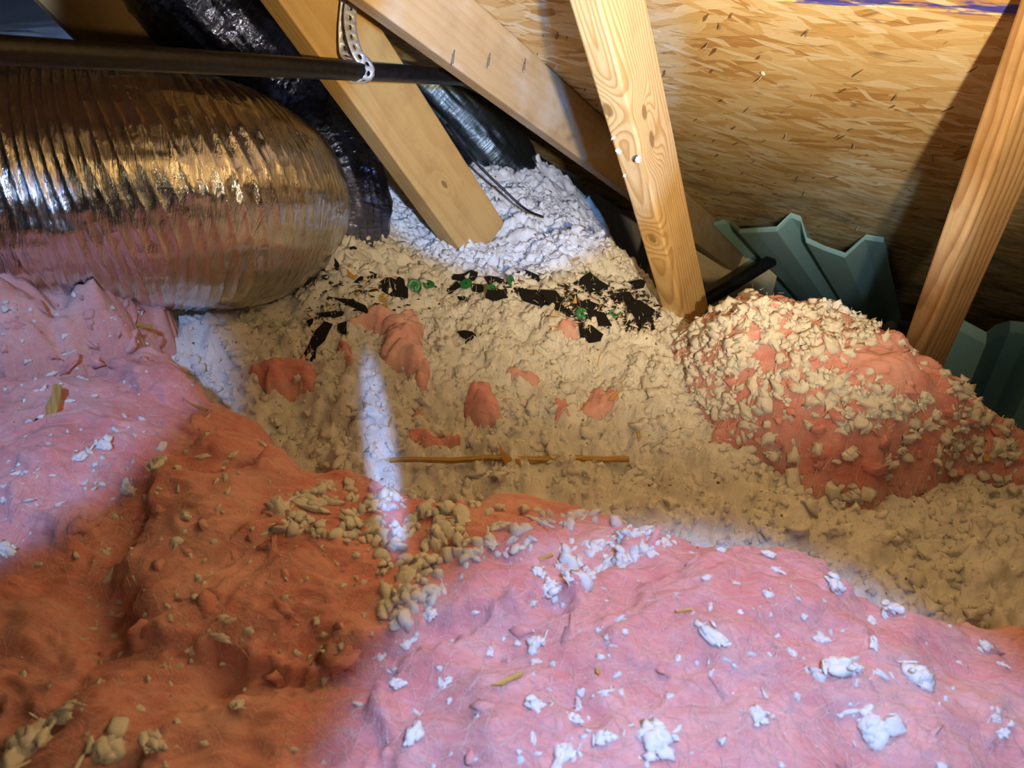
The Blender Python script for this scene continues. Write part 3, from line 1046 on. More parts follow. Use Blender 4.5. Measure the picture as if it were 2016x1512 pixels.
# pink lumps and loose pink fuzz
P = np.concatenate([drop((0, 450, 330, 720), 50), drop((150, 700, 760, 1350), 60), drop((900, 1040, 2016, 1500), 20), drop((1320, 560, 2016, 960), 160)])
P = P[own_at(P[:, 0], P[:, 1]) > 0]
merge_tufts('fuzz', T_SMALL, P - [0, 0, .003], rng.uniform(.003, .008, len(P)), M['pink'], .7, .0, front_o)


def strands(name, P, mat, parent, length, width, base_z=0.0, rise=1.0):
    """fine curled fibres lying on the wool, joined into one mesh"""
    n, k = len(P), 6
    ang = rng.uniform(0, 6.28, n)
    V = np.zeros((n, k, 2, 3))
    pos = P[:, :2].copy()
    dz = rng.uniform(0, .0012, n)
    L = length * rng.uniform(.4, 1.4, n)
    lift = np.where(rng.uniform(0, 1, n) < .25, rng.uniform(.003, .012, n), .001) * rise
    dz = dz + rng.uniform(0, base_z, n)
    for i in range(k):
        z = comp_z(pos[:, 0], pos[:, 1]) + .0006 + dz + lift * (i / (k - 1)) ** 2
        wv = np.stack([-np.sin(ang), np.cos(ang), np.zeros(n)], -1) * width * (1 - .7 * i / (k - 1))
        c = np.stack([pos[:, 0], pos[:, 1], z], -1)
        V[:, i, 0], V[:, i, 1] = c - wv, c + wv + [0, 0, width * .6]
        ang = ang + rng.normal(0, .45, n)
        pos = pos + np.stack([np.cos(ang), np.sin(ang)], -1) * (L / k)[:, None]
    base = (np.arange(n) * k * 2)[:, None]
    i = np.arange(k - 1)[None, :] * 2
    Fq = np.stack([base + i, base + i + 1, base + i + 3, base + i + 2], -1).reshape(-1, 4)
    o = link(name, np_mesh(name, V.reshape(-1, 3), Fq), mat, parent)
    o['kind'] = 'stuff'
    return o


P = np.concatenate([drop((0, 450, 2016, 1512), 3800), drop((0, 900, 2016, 1512), 1500)])
ow = own_at(P[:, 0], P[:, 1])
strands('fibres', P[ow == 1], M['fibre'], front_o, .030, .00022)
strands('fibres', P[ow == 2], M['fibre'], pile_o, .030, .00025)
strands('fibres', P[ow == 3], M['fibre'], mound_o, .022, .0003)
P = np.concatenate([drop((280, 300, 2016, 1180), 5200), drop((560, 560, 1400, 1000), 3000)])
strands('fibres', P[own_at(P[:, 0], P[:, 1]) == 0], M['fluff'], ground, .013, .00048, .007, 1.5)
P = drop((1310, 555, 2030, 985), 2200, None, mound_density)
strands('fibres', P[own_at(P[:, 0], P[:, 1]) == 3], M['fluff'], mound_o, .012, .0005, .007, 1.5)

# ------------------------------------------------------------------ tufts that can be told apart, each an object
_tm = {}
ALIKE = []


def tuft_data(kind, i):
    key = (kind, i)
    if key not in _tm:
        V, Fa = dict(b=T_BIG, s=T_SPIKY, r=T_ROUND)[kind][i]
        me = np_mesh('wool_tuft', V, Fa)
        me.materials.append(M['tuft'])
        _tm[key] = me
    return _tm[key]


def tuft(px, py, wpx, hpx, label, group, kind=None):
    p, dep = hit(px, py)
    i = rng.randint(6)
    kind = kind or ('b' if max(wpx, hpx) > 26 else 'r')
    o = bpy.data.objects.new('wool_tuft', tuft_data(kind, i))
    COL.objects.link(o)
    sx = wpx * dep / F / 2.1
    sy = hpx * dep / F / 2.1 * 1.15
    sz = min(sx, sy) * 1.0
    nrm = Vector(normal_at(p[0], p[1], .02))
    o.rotation_mode = 'QUATERNION'
    o.rotation_quaternion = nrm.to_track_quat('Z', 'Y') @ Matrix.Rotation(rng.uniform(-.3, .3), 3, 'Z').to_quaternion()
    o.scale = (sx, sy, sz)
    o.location = Vector(p) + nrm * sz * 0.22
    ALIKE.append((o, px))
    return tag(o, label, 'tuft', group)


FRONT_TUFTS = [(370, 1020, 60, 30), (347, 1067, 25, 18), (605, 1000, 105, 35), (550, 1042, 80, 22), (690, 1030, 80, 45), (735, 1000, 50, 60), (785, 1055, 60, 50), (255, 970, 60, 30), (310, 920, 55, 40), (207, 1090, 30, 30),
               (215, 1140, 30, 70), (700, 1095, 30, 25), (660, 1105, 14, 30), (440, 1218, 25, 15), (435, 1255, 55, 22), (380, 1283, 40, 25), (490, 1243, 22, 18), (328, 1320, 25, 35), (275, 1397, 22, 14), (347, 1470, 16, 14),
               (800, 1162, 32, 32), (745, 1130, 40, 18), (840, 1110, 70, 60), (862, 1132, 30, 20), (875, 1165, 80, 14), (850, 1210, 55, 50), (800, 1270, 60, 30), (750, 1295, 40, 22), (965, 1075, 60, 40), (935, 1205, 28, 18),
               (1085, 1165, 60, 50), (1120, 1140, 50, 30), (1060, 1130, 40, 40), (900, 1030, 70, 30), (980, 1040, 60, 26), (850, 1010, 50, 30), (1060, 1030, 80, 22), (920, 1070, 40, 26), (1010, 1060, 50, 20),
               (320, 880, 26, 16), (545, 826, 26, 30), (205, 880, 60, 45), (160, 900, 40, 24), (520, 880, 60, 14), (400, 900, 40, 14), (460, 895, 46, 16)]
LIT_TUFTS = [(1418, 1087, 40, 24), (1510, 1095, 60, 30), (1513, 1172, 28, 20), (1398, 1195, 60, 14), (1405, 1255, 100, 36), (1458, 1206, 16, 12), (1640, 1155, 60, 50), (1755, 1205, 60, 50),
             (1713, 1228, 35, 35), (1720, 1270, 50, 22), (1618, 1260, 70, 30), (1560, 1290, 40, 32), (1733, 1330, 24, 50), (1190, 1365, 28, 40), (1055, 1270, 75, 50), (1128, 1418, 50, 30), (1053, 1392, 60, 45),
             (1188, 1458, 60, 40), (1050, 1455, 16, 40), (1935, 1275, 50, 40), (1973, 1310, 30, 16), (1958, 1415, 70, 30), (1973, 1445, 40, 30), (1543, 1402, 12, 12), (1392, 1138, 24, 12), (1583, 1215, 30, 20), (1230, 1245, 14, 14),
             (1335, 1297, 14, 14), (965, 1285, 35, 18), (782, 1350, 40, 45), (1225, 1118, 44, 20), (1360, 1090, 40, 12), (1530, 1125, 40, 20), (1180, 1240, 30, 14), (880, 1345, 20, 40), (1450, 1150, 20, 10)]
PILE_TUFTS = [(128, 660, 40, 16), (187, 536, 18, 10), (200, 553, 12, 8), (146, 580, 16, 10), (132, 696, 44, 7), (177, 680, 20, 7), (100, 737, 26, 9), (149, 725, 12, 10), (135, 791, 13, 30), (82, 821, 14, 8), (73, 679, 9, 6),
              (32, 934, 30, 14), (245, 560, 14, 8), (60, 610, 10, 8), (160, 745, 26, 8), (70, 770, 14, 7), (220, 660, 30, 9)]
MARKS = [(1000, 1335, 'beside the yellow wood sliver near the bottom'), (1348, 1200, 'beside the short yellow sliver'), (1740, 1265, 'beside the dark torn hole at right'), (1120, 1410, 'around the red pit at lower centre'),
         (1250, 1060, 'along the far edge of the batt'), (1560, 1095, 'near the spike on the far edge'), (1950, 1330, 'at the right border of the photo'), (1500, 1410, 'around the smooth pink hollow'), (1640, 1290, 'left of the big curled clump'),
         (240, 1140, 'on the cliff of the torn layer'), (290, 950, 'on top of the torn layer at left'), (430, 1250, 'above the dark cleft'), (600, 1015, 'on the ridge left of the bright strip'), (740, 1030, 'in the bright strip'),
         (850, 1140, 'in the pebbly drift along the shadow line'), (950, 1050, 'on the drift behind the shadow line'), (770, 1290, 'at the lower end of the shadow line'), (1090, 1150, 'by the dark pit at centre'), (520, 830, 'on the slope below the duct'),
         (100, 790, 'by the flat yellow wood strip'), (190, 550, 'near the top of the heap by the duct'), (140, 665, 'on the middle of the heap'), (50, 930, 'at the left border of the photo'), (360, 1390, 'on the dark slope at bottom left')]


def tuft_label(t, tone, on):
    px, py, a, b = t
    size = 'tiny' if max(a, b) < 17 else 'small' if max(a, b) < 34 else 'middling' if max(a, b) < 64 else 'large'
    form = 'long' if a > 2.6 * b else 'upright' if b > 1.3 * a else 'round' if a < 1.25 * b else 'flat'
    near = min(MARKS, key=lambda m: (m[0] - px) ** 2 + (m[1] - py) ** 2)[2]
    return ('%s %s %s tuft %s %s' % (size, form, tone, '' if len(near.split()) > 7 else on, near)).replace('  ', ' ')


for t in FRONT_TUFTS:
    tuft(*t, tuft_label(t, 'cream', 'on brown-pink wool'), 'tufts on the warm-lit front batt')
for t in LIT_TUFTS:
    tuft(*t, tuft_label(t, 'bluish-white', 'on lit pink wool'), 'tufts on the cold-lit front batt')
for t in PILE_TUFTS:
    tuft(*t, tuft_label(t, 'white', 'on pale pink wool'), 'wisps on the left pink heap')
for t, lab in (((1718, 1440, 140, 105), 'broad ragged white tuft at lower right, widest on the cold-lit batt'), ((1493, 1412, 54, 54), 'round bright white tuft alone in the smooth pink hollow'),
               ((1650, 1322, 100, 60), 'long white clump beside a dark torn hole in the pink batt'), ((1800, 1335, 75, 75), 'big curled white clump at the right torn edge of the cold-lit batt'),
               ((1290, 1465, 110, 110), 'large white tuft at the bottom edge of the photo, right of centre'), ((1110, 1490, 120, 60), 'flat white tuft at the bottom edge just right of the shadow line'),
               ((815, 1455, 110, 55), 'ragged white tuft slanting across the shadow line at the bottom'), ((472, 1390, 44, 72), 'upright flat cream flake on the dark brown-pink slope'),
               ((60, 1475, 170, 130), 'cream tuft in the bottom left corner of the photo'), ((130, 1420, 84, 130), 'tall pointed cream tuft in the bottom left corner cluster'),
               ((215, 1480, 150, 100), 'rounded cream tuft with a dark speck in the bottom left cluster'), ((300, 1465, 60, 100), 'narrow cream tuft ending the bottom left cluster'),
               ((15, 1085, 56, 110), 'pale tuft at the left edge of the photo on the shadow line')):
    tuft(*t, lab, None, 's' if lab.startswith('tall') else 'b')
k = 0
px_, py_ = rng.uniform(1330, 2010, 900), rng.uniform(580, 960, 900)
for a, b in zip(px_, py_):
    if rng.uniform() > mound_density(a, b) * .8 + .05: continue
    p, dep = hit(a, b)
    if dep > 1.8 or own_at(p[0], p[1]) != 3: continue
    t = (a, b, rng.uniform(18, 48), rng.uniform(16, 34))
    rows = 'top' if b < 650 else 'upper face' if b < 740 else 'middle' if b < 840 else 'foot'
    cols = 'left end' if a < 1440 else 'left part' if a < 1560 else 'centre' if a < 1700 else 'right part' if a < 1860 else 'right end'
    tuft(*t, '%s ragged cream tuft, %s of pink mound, %s' % ('large' if t[2] > 38 else 'middling' if t[2] > 28 else 'small', rows, cols), 'tufts on the pink mound', 's')
    k += 1
    if k >= 110: break


# lint caught on the wood and on one nail
for (px, py, dep, r_, lab) in ((1208, 272, .945, .004, 'tiny white lint ball on the left edge of the pine web, uppermost'), (1216, 300, .96, .005, 'white lint shred on the left edge of the pine web, middle'), (1229, 347, .995, .003, 'tiny white lint ball on the left edge of the pine web, lowest'),
                               (1256, 312, .985, .006, 'white lint shred caught on the rough grain of the pine web'), (1502, 144, .40 / np.dot(n_, ray(1502, 144)) - .012, .006, 'white lint shred hooked on a nail in the roof boards')):
    o = bpy.data.objects.new('lint', tuft_data('s', rng.randint(6)))
    COL.objects.link(o)
    o.location = at(px, py, dep)
    o.rotation_euler = rng.uniform(0, 3, 3)
    o.scale = (r_, r_, r_ * 1.3)
    tag(o, lab, 'lint')

# ------------------------------------------------------------------ torn pink scraps on the white wool
def scrap(pts, thick, mat, label, seed):
    W = np.array([hit(a, b)[0] for a, b in pts])
    lo, hi = W.min(0) - .015, W.max(0) + .015
    xs, ys = np.arange(lo[0], hi[0], .0028), np.arange(lo[1], hi[1], .0028)
    st = {}

    def h(x, y):
        d = poly_sdf(W, x, y) + .006 * fbm(x / .02, y / .02, 3, seed)
        st['d'] = d
        t = np.clip(1 - d / .03, 0, 1)
        z = comp_z(x, y) * .6 + .4 * W[:, 2].mean() - .006 + thick * np.sqrt(np.clip(1 - t * t, 0, 1)) + fibrous(x, y, seed, .4, 1.2) + .004 * noise2(x / .012, y / .012, seed) - .012
        return np.where(d < 0, comp_z(x, y) - .02, z)
    o = link('wool_scrap', grid_mesh('wool_scrap', xs, ys, h, lambda x, y: st['d'] > -.0005), mat)
    set_origin(o, W.mean(0))
    return tag(o, label, 'scrap', 'pink scraps torn off onto the white wool')


scrap([(680, 634), (716, 616), (820, 610), (834, 640), (838, 700), (848, 745), (828, 768), (796, 738), (758, 716), (742, 690), (756, 662), (715, 655)], .040, M['pale_pink'], 'largest pink scrap, hook-shaped, lying in front of the black debris', 201)
scrap([(478, 742), (520, 712), (600, 706), (628, 738), (624, 778), (580, 792), (530, 778)], .035, M['pink'], 'pink scrap just right of the front batt corner below the duct', 202)
scrap([(908, 800), (925, 775), (945, 764), (970, 772), (988, 800), (978, 838), (950, 854), (914, 832)], .035, M['pink'], 'dark pink lump in the middle of the white hollow', 203)
scrap([(1128, 792), (1170, 768), (1225, 772), (1234, 795), (1198, 816), (1170, 834), (1138, 816)], .028, M['pale_pink'], 'pink scrap with a wood splinter on it, right in the white hollow', 204)
scrap([(993, 735), (1030, 728), (1058, 750), (1046, 766), (1010, 757)], .022, M['pale_pink'], 'small pink scrap above the dark pink lump', 205)
scrap([(786, 856), (830, 848), (908, 870), (892, 888), (840, 890), (798, 882)], .026, M['pink'], 'flat pink scrap just above the long stick', 206)
scrap([(1088, 656), (1104, 622), (1136, 628), (1142, 666), (1114, 674)], .032, M['pale_pink'], 'pink scrap standing beside a black shingle piece at the debris edge', 207)
scrap([(654, 690), (675, 678), (702, 690), (697, 716), (668, 718)], .026, M['pink'], 'round mauve-pink scrap left of the hook-shaped one', 208)
scrap([(804, 800), (830, 783), (857, 800), (846, 827), (814, 828)], .024, M['pink'], 'small pink scrap below the hook-shaped one', 209)
scrap([(1090, 800), (1112, 780), (1130, 800), (1140, 850), (1112, 856)], .020, M['pink'], 'narrow pink scrap left of the splinter-topped one', 210)
scrap([(1845, 945), (1870, 935), (1880, 955), (1850, 968)], .015, M['pink'], 'tiny pink scrap on the white wool right of the mound foot', 211)


# ------------------------------------------------------------------ flexible ducts
def duct(name, path, rads, mat, pitch, seed, label, amp=.020, nseg=150, wrinkle=1.0, n_along=560, parent=None):
    C = np.array(catmull(path, n_along))
    R = np.interp(np.linspace(0, 1, n_along), np.linspace(0, 1, len(rads)), rads)
    tang = np.gradient(C, axis=0)
    ds = np.linalg.norm(tang, axis=1)
    s = np.concatenate([[0], np.cumsum(ds[1:])])
    tang /= ds[:, None]
    u = np.cross(tang[0], [0, 0, 1.0]); u /= np.linalg.norm(u)
    A = np.linspace(math.pi, 3 * math.pi, nseg, endpoint=False)
    V = np.zeros((n_along, nseg, 3)); ATT = np.zeros((n_along, nseg, 3))
    for i in range(n_along):
        u = u - tang[i] * (u @ tang[i]); u /= np.linalg.norm(u)
        v = np.cross(tang[i], u)
        x, y, sa = np.cos(A) * 3.0, np.sin(A) * 3.0, np.full(nseg, s[i])
        # helix wire every pitch, film sagging between turns
        ph = (s[i] - .22 * R[i] * np.sin(A)) / pitch + A / (2 * math.pi) + .10 * vnoise(x * .8, y * .8, sa * 6, seed)
        fr = np.abs(ph - np.round(ph)) * 2
        sag = -amp * pitch * (1 - (1 - fr) ** 4) * (0.55 + .45 * vnoise(x * 1.5, y * 1.5, sa / pitch * .5, seed + 1))
        wr = wrinkle * (.0030 * (1 - np.abs(vnoise(x * 5, y * 5, sa * 16, seed + 2))) + .0022 * vnoise(x * 14, y * 14, sa * 30, seed + 3) + .006 * vnoise(x * .7, y * .7, sa * 5, seed + 4))
        r = R[i] + sag + wr
        V[i] = C[i] + r[:, None] * (np.cos(A)[:, None] * u + np.sin(A)[:, None] * v)
        ATT[i, :, 0], ATT[i, :, 1] = s[i], A * R[i]
    idx = np.arange(n_along * nseg).reshape(n_along, nseg)
    nx = np.roll(idx, -1, 1)
    q = np.stack([idx[:-1], nx[:-1], nx[1:], idx[1:]], -1).reshape(-1, 4)
    me = np_mesh(name, V.reshape(-1, 3), q)
    at_ = me.attributes.new('duct', 'FLOAT_VECTOR', 'POINT')
    at_.data.foreach_set('vector', ATT.reshape(-1, 3).astype(np.float32).ravel())
    o = link(name, me, mat, parent)
    if label: tag(o, label, 'duct')
    return o


duct('foil_duct', [at(-1100, 330, .86), at(-300, 350, .98), at(80, 375, 1.05), at(300, 378, 1.11), at(430, 392, 1.20), at(505, 400, 1.36), at(520, 385, 1.60), at(500, 350, 1.9)],
     [.165, .168, .170, .174, .174, .162, .14, .12], M['foil'], .0125, 5, 'big silver foil-wrapped flexible duct bulging in from the left under the black pipe', .42, 130, .6, 1000)
duct('foil_duct', [at(250, -260, 1.35), at(370, -60, 1.42), at(480, 60, 1.48), at(545, 130, 1.58), at(560, 260, 1.80)], [.125, .125, .12, .10, .09], M['dark_foil'], .02, 9,
     'dark blue-black foil duct coming down left of the amber web', .10, 110, 1.4, 320)
duct('foil_duct', [at(520, 330, 1.75), at(570, 290, 1.60), at(615, 300, 1.52), at(650, 350, 1.47), at(672, 410, 1.45), at(676, 500, 1.47), at(680, 640, 1.52)], [.07, .085, .09, .09, .088, .08, .08], M['dark_foil'], .02, 13,
     'short dark crinkled foil duct bend between the silver duct and amber web', .12, 110, 2.2, 320)
duct('film_duct', [at(700, 60, 1.75), at(830, 160, 1.75), at(930, 260, 1.80), at(985, 330, 1.88), at(1010, 400, 1.95)], [.09, .09, .09, .09, .09], M['grey_foil'], .02, 17,
     'grey film-covered duct seen between the amber web and the dusty rafter', .06, 90, 1.0, 260)

# ------------------------------------------------------------------ gas pipe and its hanger strap
pa, pb = at(0, 98, .70), at(902, 152, 1.34)
pd = (pb - pa) / np.linalg.norm(pb - pa)
PR = .0134
pipe = link('gas_pipe', tube_mesh('gas_pipe', [pa - pd * .5, pa, (pa + pb) / 2, pb, pb + pd * .12], PR, 32), M['iron'])
set_origin(pipe, pa)
tag(pipe, 'black iron pipe running across the upper left, hung from a perforated strap', 'pipe')


def closest_on_pipe(px):
    best = None
    for t in np.linspace(0, 1, 400):
        q = pa + (pb - pa) * t
        x, _ = project(q)
        if best is None or abs(x - px) < best[0]: best = (abs(x - px), q)
    return best[1]


c = closest_on_pipe(708)
up = np.array([0, 0, 1.0]); up -= pd * (up @ pd); up /= np.linalg.norm(up)
fr = CAM - c; fr -= pd * (fr @ pd); fr -= up * (fr @ up); fr /= np.linalg.norm(fr)
loop = [c + (PR + .0014) * (math.cos(math.radians(t)) * up + math.sin(math.radians(t)) * fr) + pd * (.004 - .012 * (t - 40) / 280) for t in range(40, 321, 20)]
dc = (c - CAM)[1] * CP - (c - CAM)[2] * SP
path = [at(694, -190, dc - .012), at(694, -60, dc - .013), at(692, 0, dc - .014), at(689, 40, dc - .016), at(695, 80, dc - .018), at(707, 110, dc - .014)] + loop + [at(680, 104, dc + .014), at(678, 60, dc + .010), at(682, 10, dc + .004), at(689, -60, dc - .004), at(690, -190, dc - .006)]
CP_ = np.array(catmull(path, 900))
seg = np.linalg.norm(np.diff(CP_, axis=0), axis=1)
arc = np.concatenate([[0], np.cumsum(seg)])
CELL, W2, HR_ = .0145, .0098, .0032
ncell = int(arc[-1] / CELL)


def strap_frame(s):
    p = np.array([np.interp(s, arc, CP_[:, i]) for i in range(3)])
    p2 = np.array([np.interp(min(s + .001, arc[-1]), arc, CP_[:, i]) for i in range(3)])
    p1 = np.array([np.interp(max(s - .001, 0), arc, CP_[:, i]) for i in range(3)])
    t = (p2 - p1) / np.linalg.norm(p2 - p1)
    wv = pd * .75 + np.array([.35, 0, 0]); wv -= t * (wv @ t); wv /= np.linalg.norm(wv)
    return p, wv


bm = bmesh.new()
cache = {}


def sv(s, wd):
    key = (round(s, 6), round(wd, 6))
    if key not in cache:
        p, wv = strap_frame(s)
        cache[key] = bm.verts.new(tuple(p + wv * wd))
    return cache[key]


for i in range(ncell):
    s0 = i * CELL
    outer = [(0, -W2), (.5, -W2), (1, -W2), (1, 0), (1, W2), (.5, W2), (0, W2), (0, 0)]
    ins = [(.5 * CELL + HR_ * 1.25 * math.cos(a), HR_ * math.sin(a)) for a in [math.radians(x) for x in (225, 270, 315, 0, 45, 90, 135, 180)]]
    ov = [sv(s0 + a * CELL, b) for a, b in outer]
    iv = [sv(s0 + a, b) for a, b in ins]
    for k in range(8):
        try: bm.faces.new([ov[k], ov[(k + 1) % 8], iv[(k + 1) % 8], iv[k]])
        except ValueError: pass
strap = link('hanger_strap', bm_mesh('hanger_strap', bm, True), M['galv'])
so = strap.modifiers.new('thickness', 'SOLIDIFY'); so.thickness = .0009; so.offset = 0
set_origin(strap, c)
tag(strap, 'perforated grey metal hanger strap looped round the black pipe', 'strap')

# black cable hanging out over the white wool
ce = hit(1068, 438)[0] + [0, 0, .012]
cb = link('cable', tube_mesh('cable', catmull([at(880, 245, 1.50), at(930, 312, 1.49), at(990, 372, 1.50), at(1035, 412, 1.52), ce], 24), .0026, 10), M['cable'])
set_origin(cb, ce)
tag(cb, 'thin black cable curving down onto the white wool right of the amber web', 'cable')


# ------------------------------------------------------------------ rafter vents
def vent(name, tops, length, direction, mat, label, lip):
    """folded foam sheet: tops = world points along its upper edge, pushed out along a direction"""
    T = np.array(tops)
    rows = []
    for s in (0, .006, .014, .25 * length, .5 * length, .75 * length, length):
        k = lip[0] + (lip[1] - lip[0]) * min(1, s / .014)
        rows.append(T + np.array(direction) * s + n_ * k * .0 + np.array(lip[2]) * max(0, 1 - s / .014))
    V = np.concatenate(rows)
    m, r = len(T), len(rows)
    Fq = [(i * m + j, i * m + j + 1, (i + 1) * m + j + 1, (i + 1) * m + j) for i in range(r - 1) for j in range(m - 1)]
    bm = bmesh.new()
    vv = [bm.verts.new(tuple(v)) for v in V]
    for f in Fq: bm.faces.new([vv[i] for i in f])
    bmesh.ops.recalc_face_normals(bm, faces=bm.faces)
    o = link(name, bm_mesh(name, bm), mat)
    so = o.modifiers.new('thickness', 'SOLIDIFY'); so.thickness = .004; so.offset = 0
    bv = o.modifiers.new('soft_folds', 'BEVEL'); bv.width = .004; bv.segments = 2; bv.limit_method = 'ANGLE'; bv.angle_limit = math.radians(12)
    set_origin(o, T.mean(0))
    return tag(o, label, 'vent')


def at_side(px, py, gap):
    """point of a sight line a small gap in front of the rafter's face"""
    r = ray(px, py)
    return CAM + r * ((np.dot(R0 - CAM, mm) + gap) / np.dot(r, mm))


v1 = [at_side(1404, 442, .012), at_side(1433, 435, .03), on_roof(1455, 456, .055), on_roof(1490, 454, .058), on_roof(1528, 452, .055), on_roof(1556, 425, .012), on_roof(1575, 432, .012), on_roof(1586, 474, .055),
      on_roof(1622, 490, .056), on_roof(1662, 504, .056), on_roof(1702, 468, .012), on_roof(1738, 474, .012), on_roof(1748, 505, .02)]
vent('rafter_vent', v1, 1.5, d_ - n_ * .03, M['vent'], 'pale green folded foam rafter vent between the pine web and the right post', (0, 0, n_ * .008))
v2 = [at(1850, 628, 1.74), at(1868, 618, 1.76), at(1874, 630, 1.72), at(1908, 648, 1.70), at(1944, 668, 1.68), at(1966, 652, 1.74), at(1990, 644, 1.80), at(2030, 648, 1.78), at(2060, 690, 1.70), at(2120, 720, 1.66)]
vent('rafter_vent', v2, .40, np.array([.12, .20, -1.0]), M['vent_cold_lit'], 'blue-green foam rafter vent at the right edge, beyond the brown post', (0, 0, n_ * .01 + np.array([.0, .012, 0])))

# board, and a black tube filling the dark gap beside the vent
bd0, bd1, bd2 = at(1352, 452, 2.72), at(1510, 524, 2.80), at(1395, 640, 2.70)
X = bd1 - bd0; L = np.linalg.norm(X); X /= L
Y = bd2 - bd0; Y -= X * (Y @ X); H = np.linalg.norm(Y); Y /= H
Z = np.cross(X, Y)
b = link('heel_board', bm_mesh('heel_board', box_bm(-.1, L + .05, 0, H, 0, .019, .002, 6)), M['pale_board'])
frame_obj(b, bd0, X, Y, Z)
tag(b, 'pale yellow board glimpsed under the rafter between web and green vent', 'timber')
sp = link('gap_tube', tube_mesh('gap_tube', [at(1355, 612, 2.35), at(1440, 562, 2.38), at(1520, 512, 2.4)], .020, 20), M['cable'])
set_origin(sp, at(1440, 562, 2.38))
tag(sp, 'short black tube filling the dark gap under the left edge of the green vent', 'pipe')


# ------------------------------------------------------------------ debris: flat shards laid on the wool
def shard(name, pts, mat, thick, label, cat, group=None, tilt=.45, lift=.009, rough=True):
    """flat piece with the outline seen in the photograph, lying on a plane tilted towards the camera"""
    P0 = np.mean([np.array(p, float) for p in pts], axis=0)
    c, dep = hit(*P0)
    c = c + np.array([0, 0, lift])
    n = np.array([0, -tilt, 1.0]) + np.array([rng.uniform(-.15, .15), 0, 0]); n /= np.linalg.norm(n)
    out = []
    for (a, b) in pts:
        r = ray(a, b)
        out.append(CAM + r * (np.dot(c - CAM, n) / np.dot(r, n)))
    # rough up the outline
    if rough:
        o2 = []
        for i, p in enumerate(out):
            q = out[(i + 1) % len(out)]
            o2.append(p)
            l = np.linalg.norm(q - p)
            o2.append(p + (q - p) * rng.uniform(.35, .65) + np.cross(n, q - p) * rng.uniform(-.05, .05))
        out = o2
    bm = bmesh.new()
    lo = [bm.verts.new(tuple(p - n * thick)) for p in out]
    hi = [bm.verts.new(tuple(p + n * rng.uniform(-.0006, .0006))) for p in out]
    bm.faces.new(hi); bm.faces.new(lo[::-1])
    m = len(out)
    for i in range(m):
        bm.faces.new([lo[i], lo[(i + 1) % m], hi[(i + 1) % m], hi[i]])
    bmesh.ops.triangulate(bm, faces=[f for f in bm.faces if len(f.verts) > 4])
    bmesh.ops.recalc_face_normals(bm, faces=bm.faces)
    o = link(name, bm_mesh(name, bm), mat)
    # local x along the longest run, for the grain
    D = np.array(out)
    i, j = np.unravel_index(np.argmax(((D[:, None] - D[None]) ** 2).sum(-1)), (m, m))
    X = D[j] - D[i]; X -= n * (X @ n); X /= np.linalg.norm(X)
    Y = np.cross(n, X)
    mw = Matrix(((X[0], Y[0], n[0], c[0]), (X[1], Y[1], n[1], c[1]), (X[2], Y[2], n[2], c[2]), (0, 0, 0, 1)))
    o.data.transform(mw.inverted())
    o.matrix_world = mw
    return tag(o, label, cat, group)


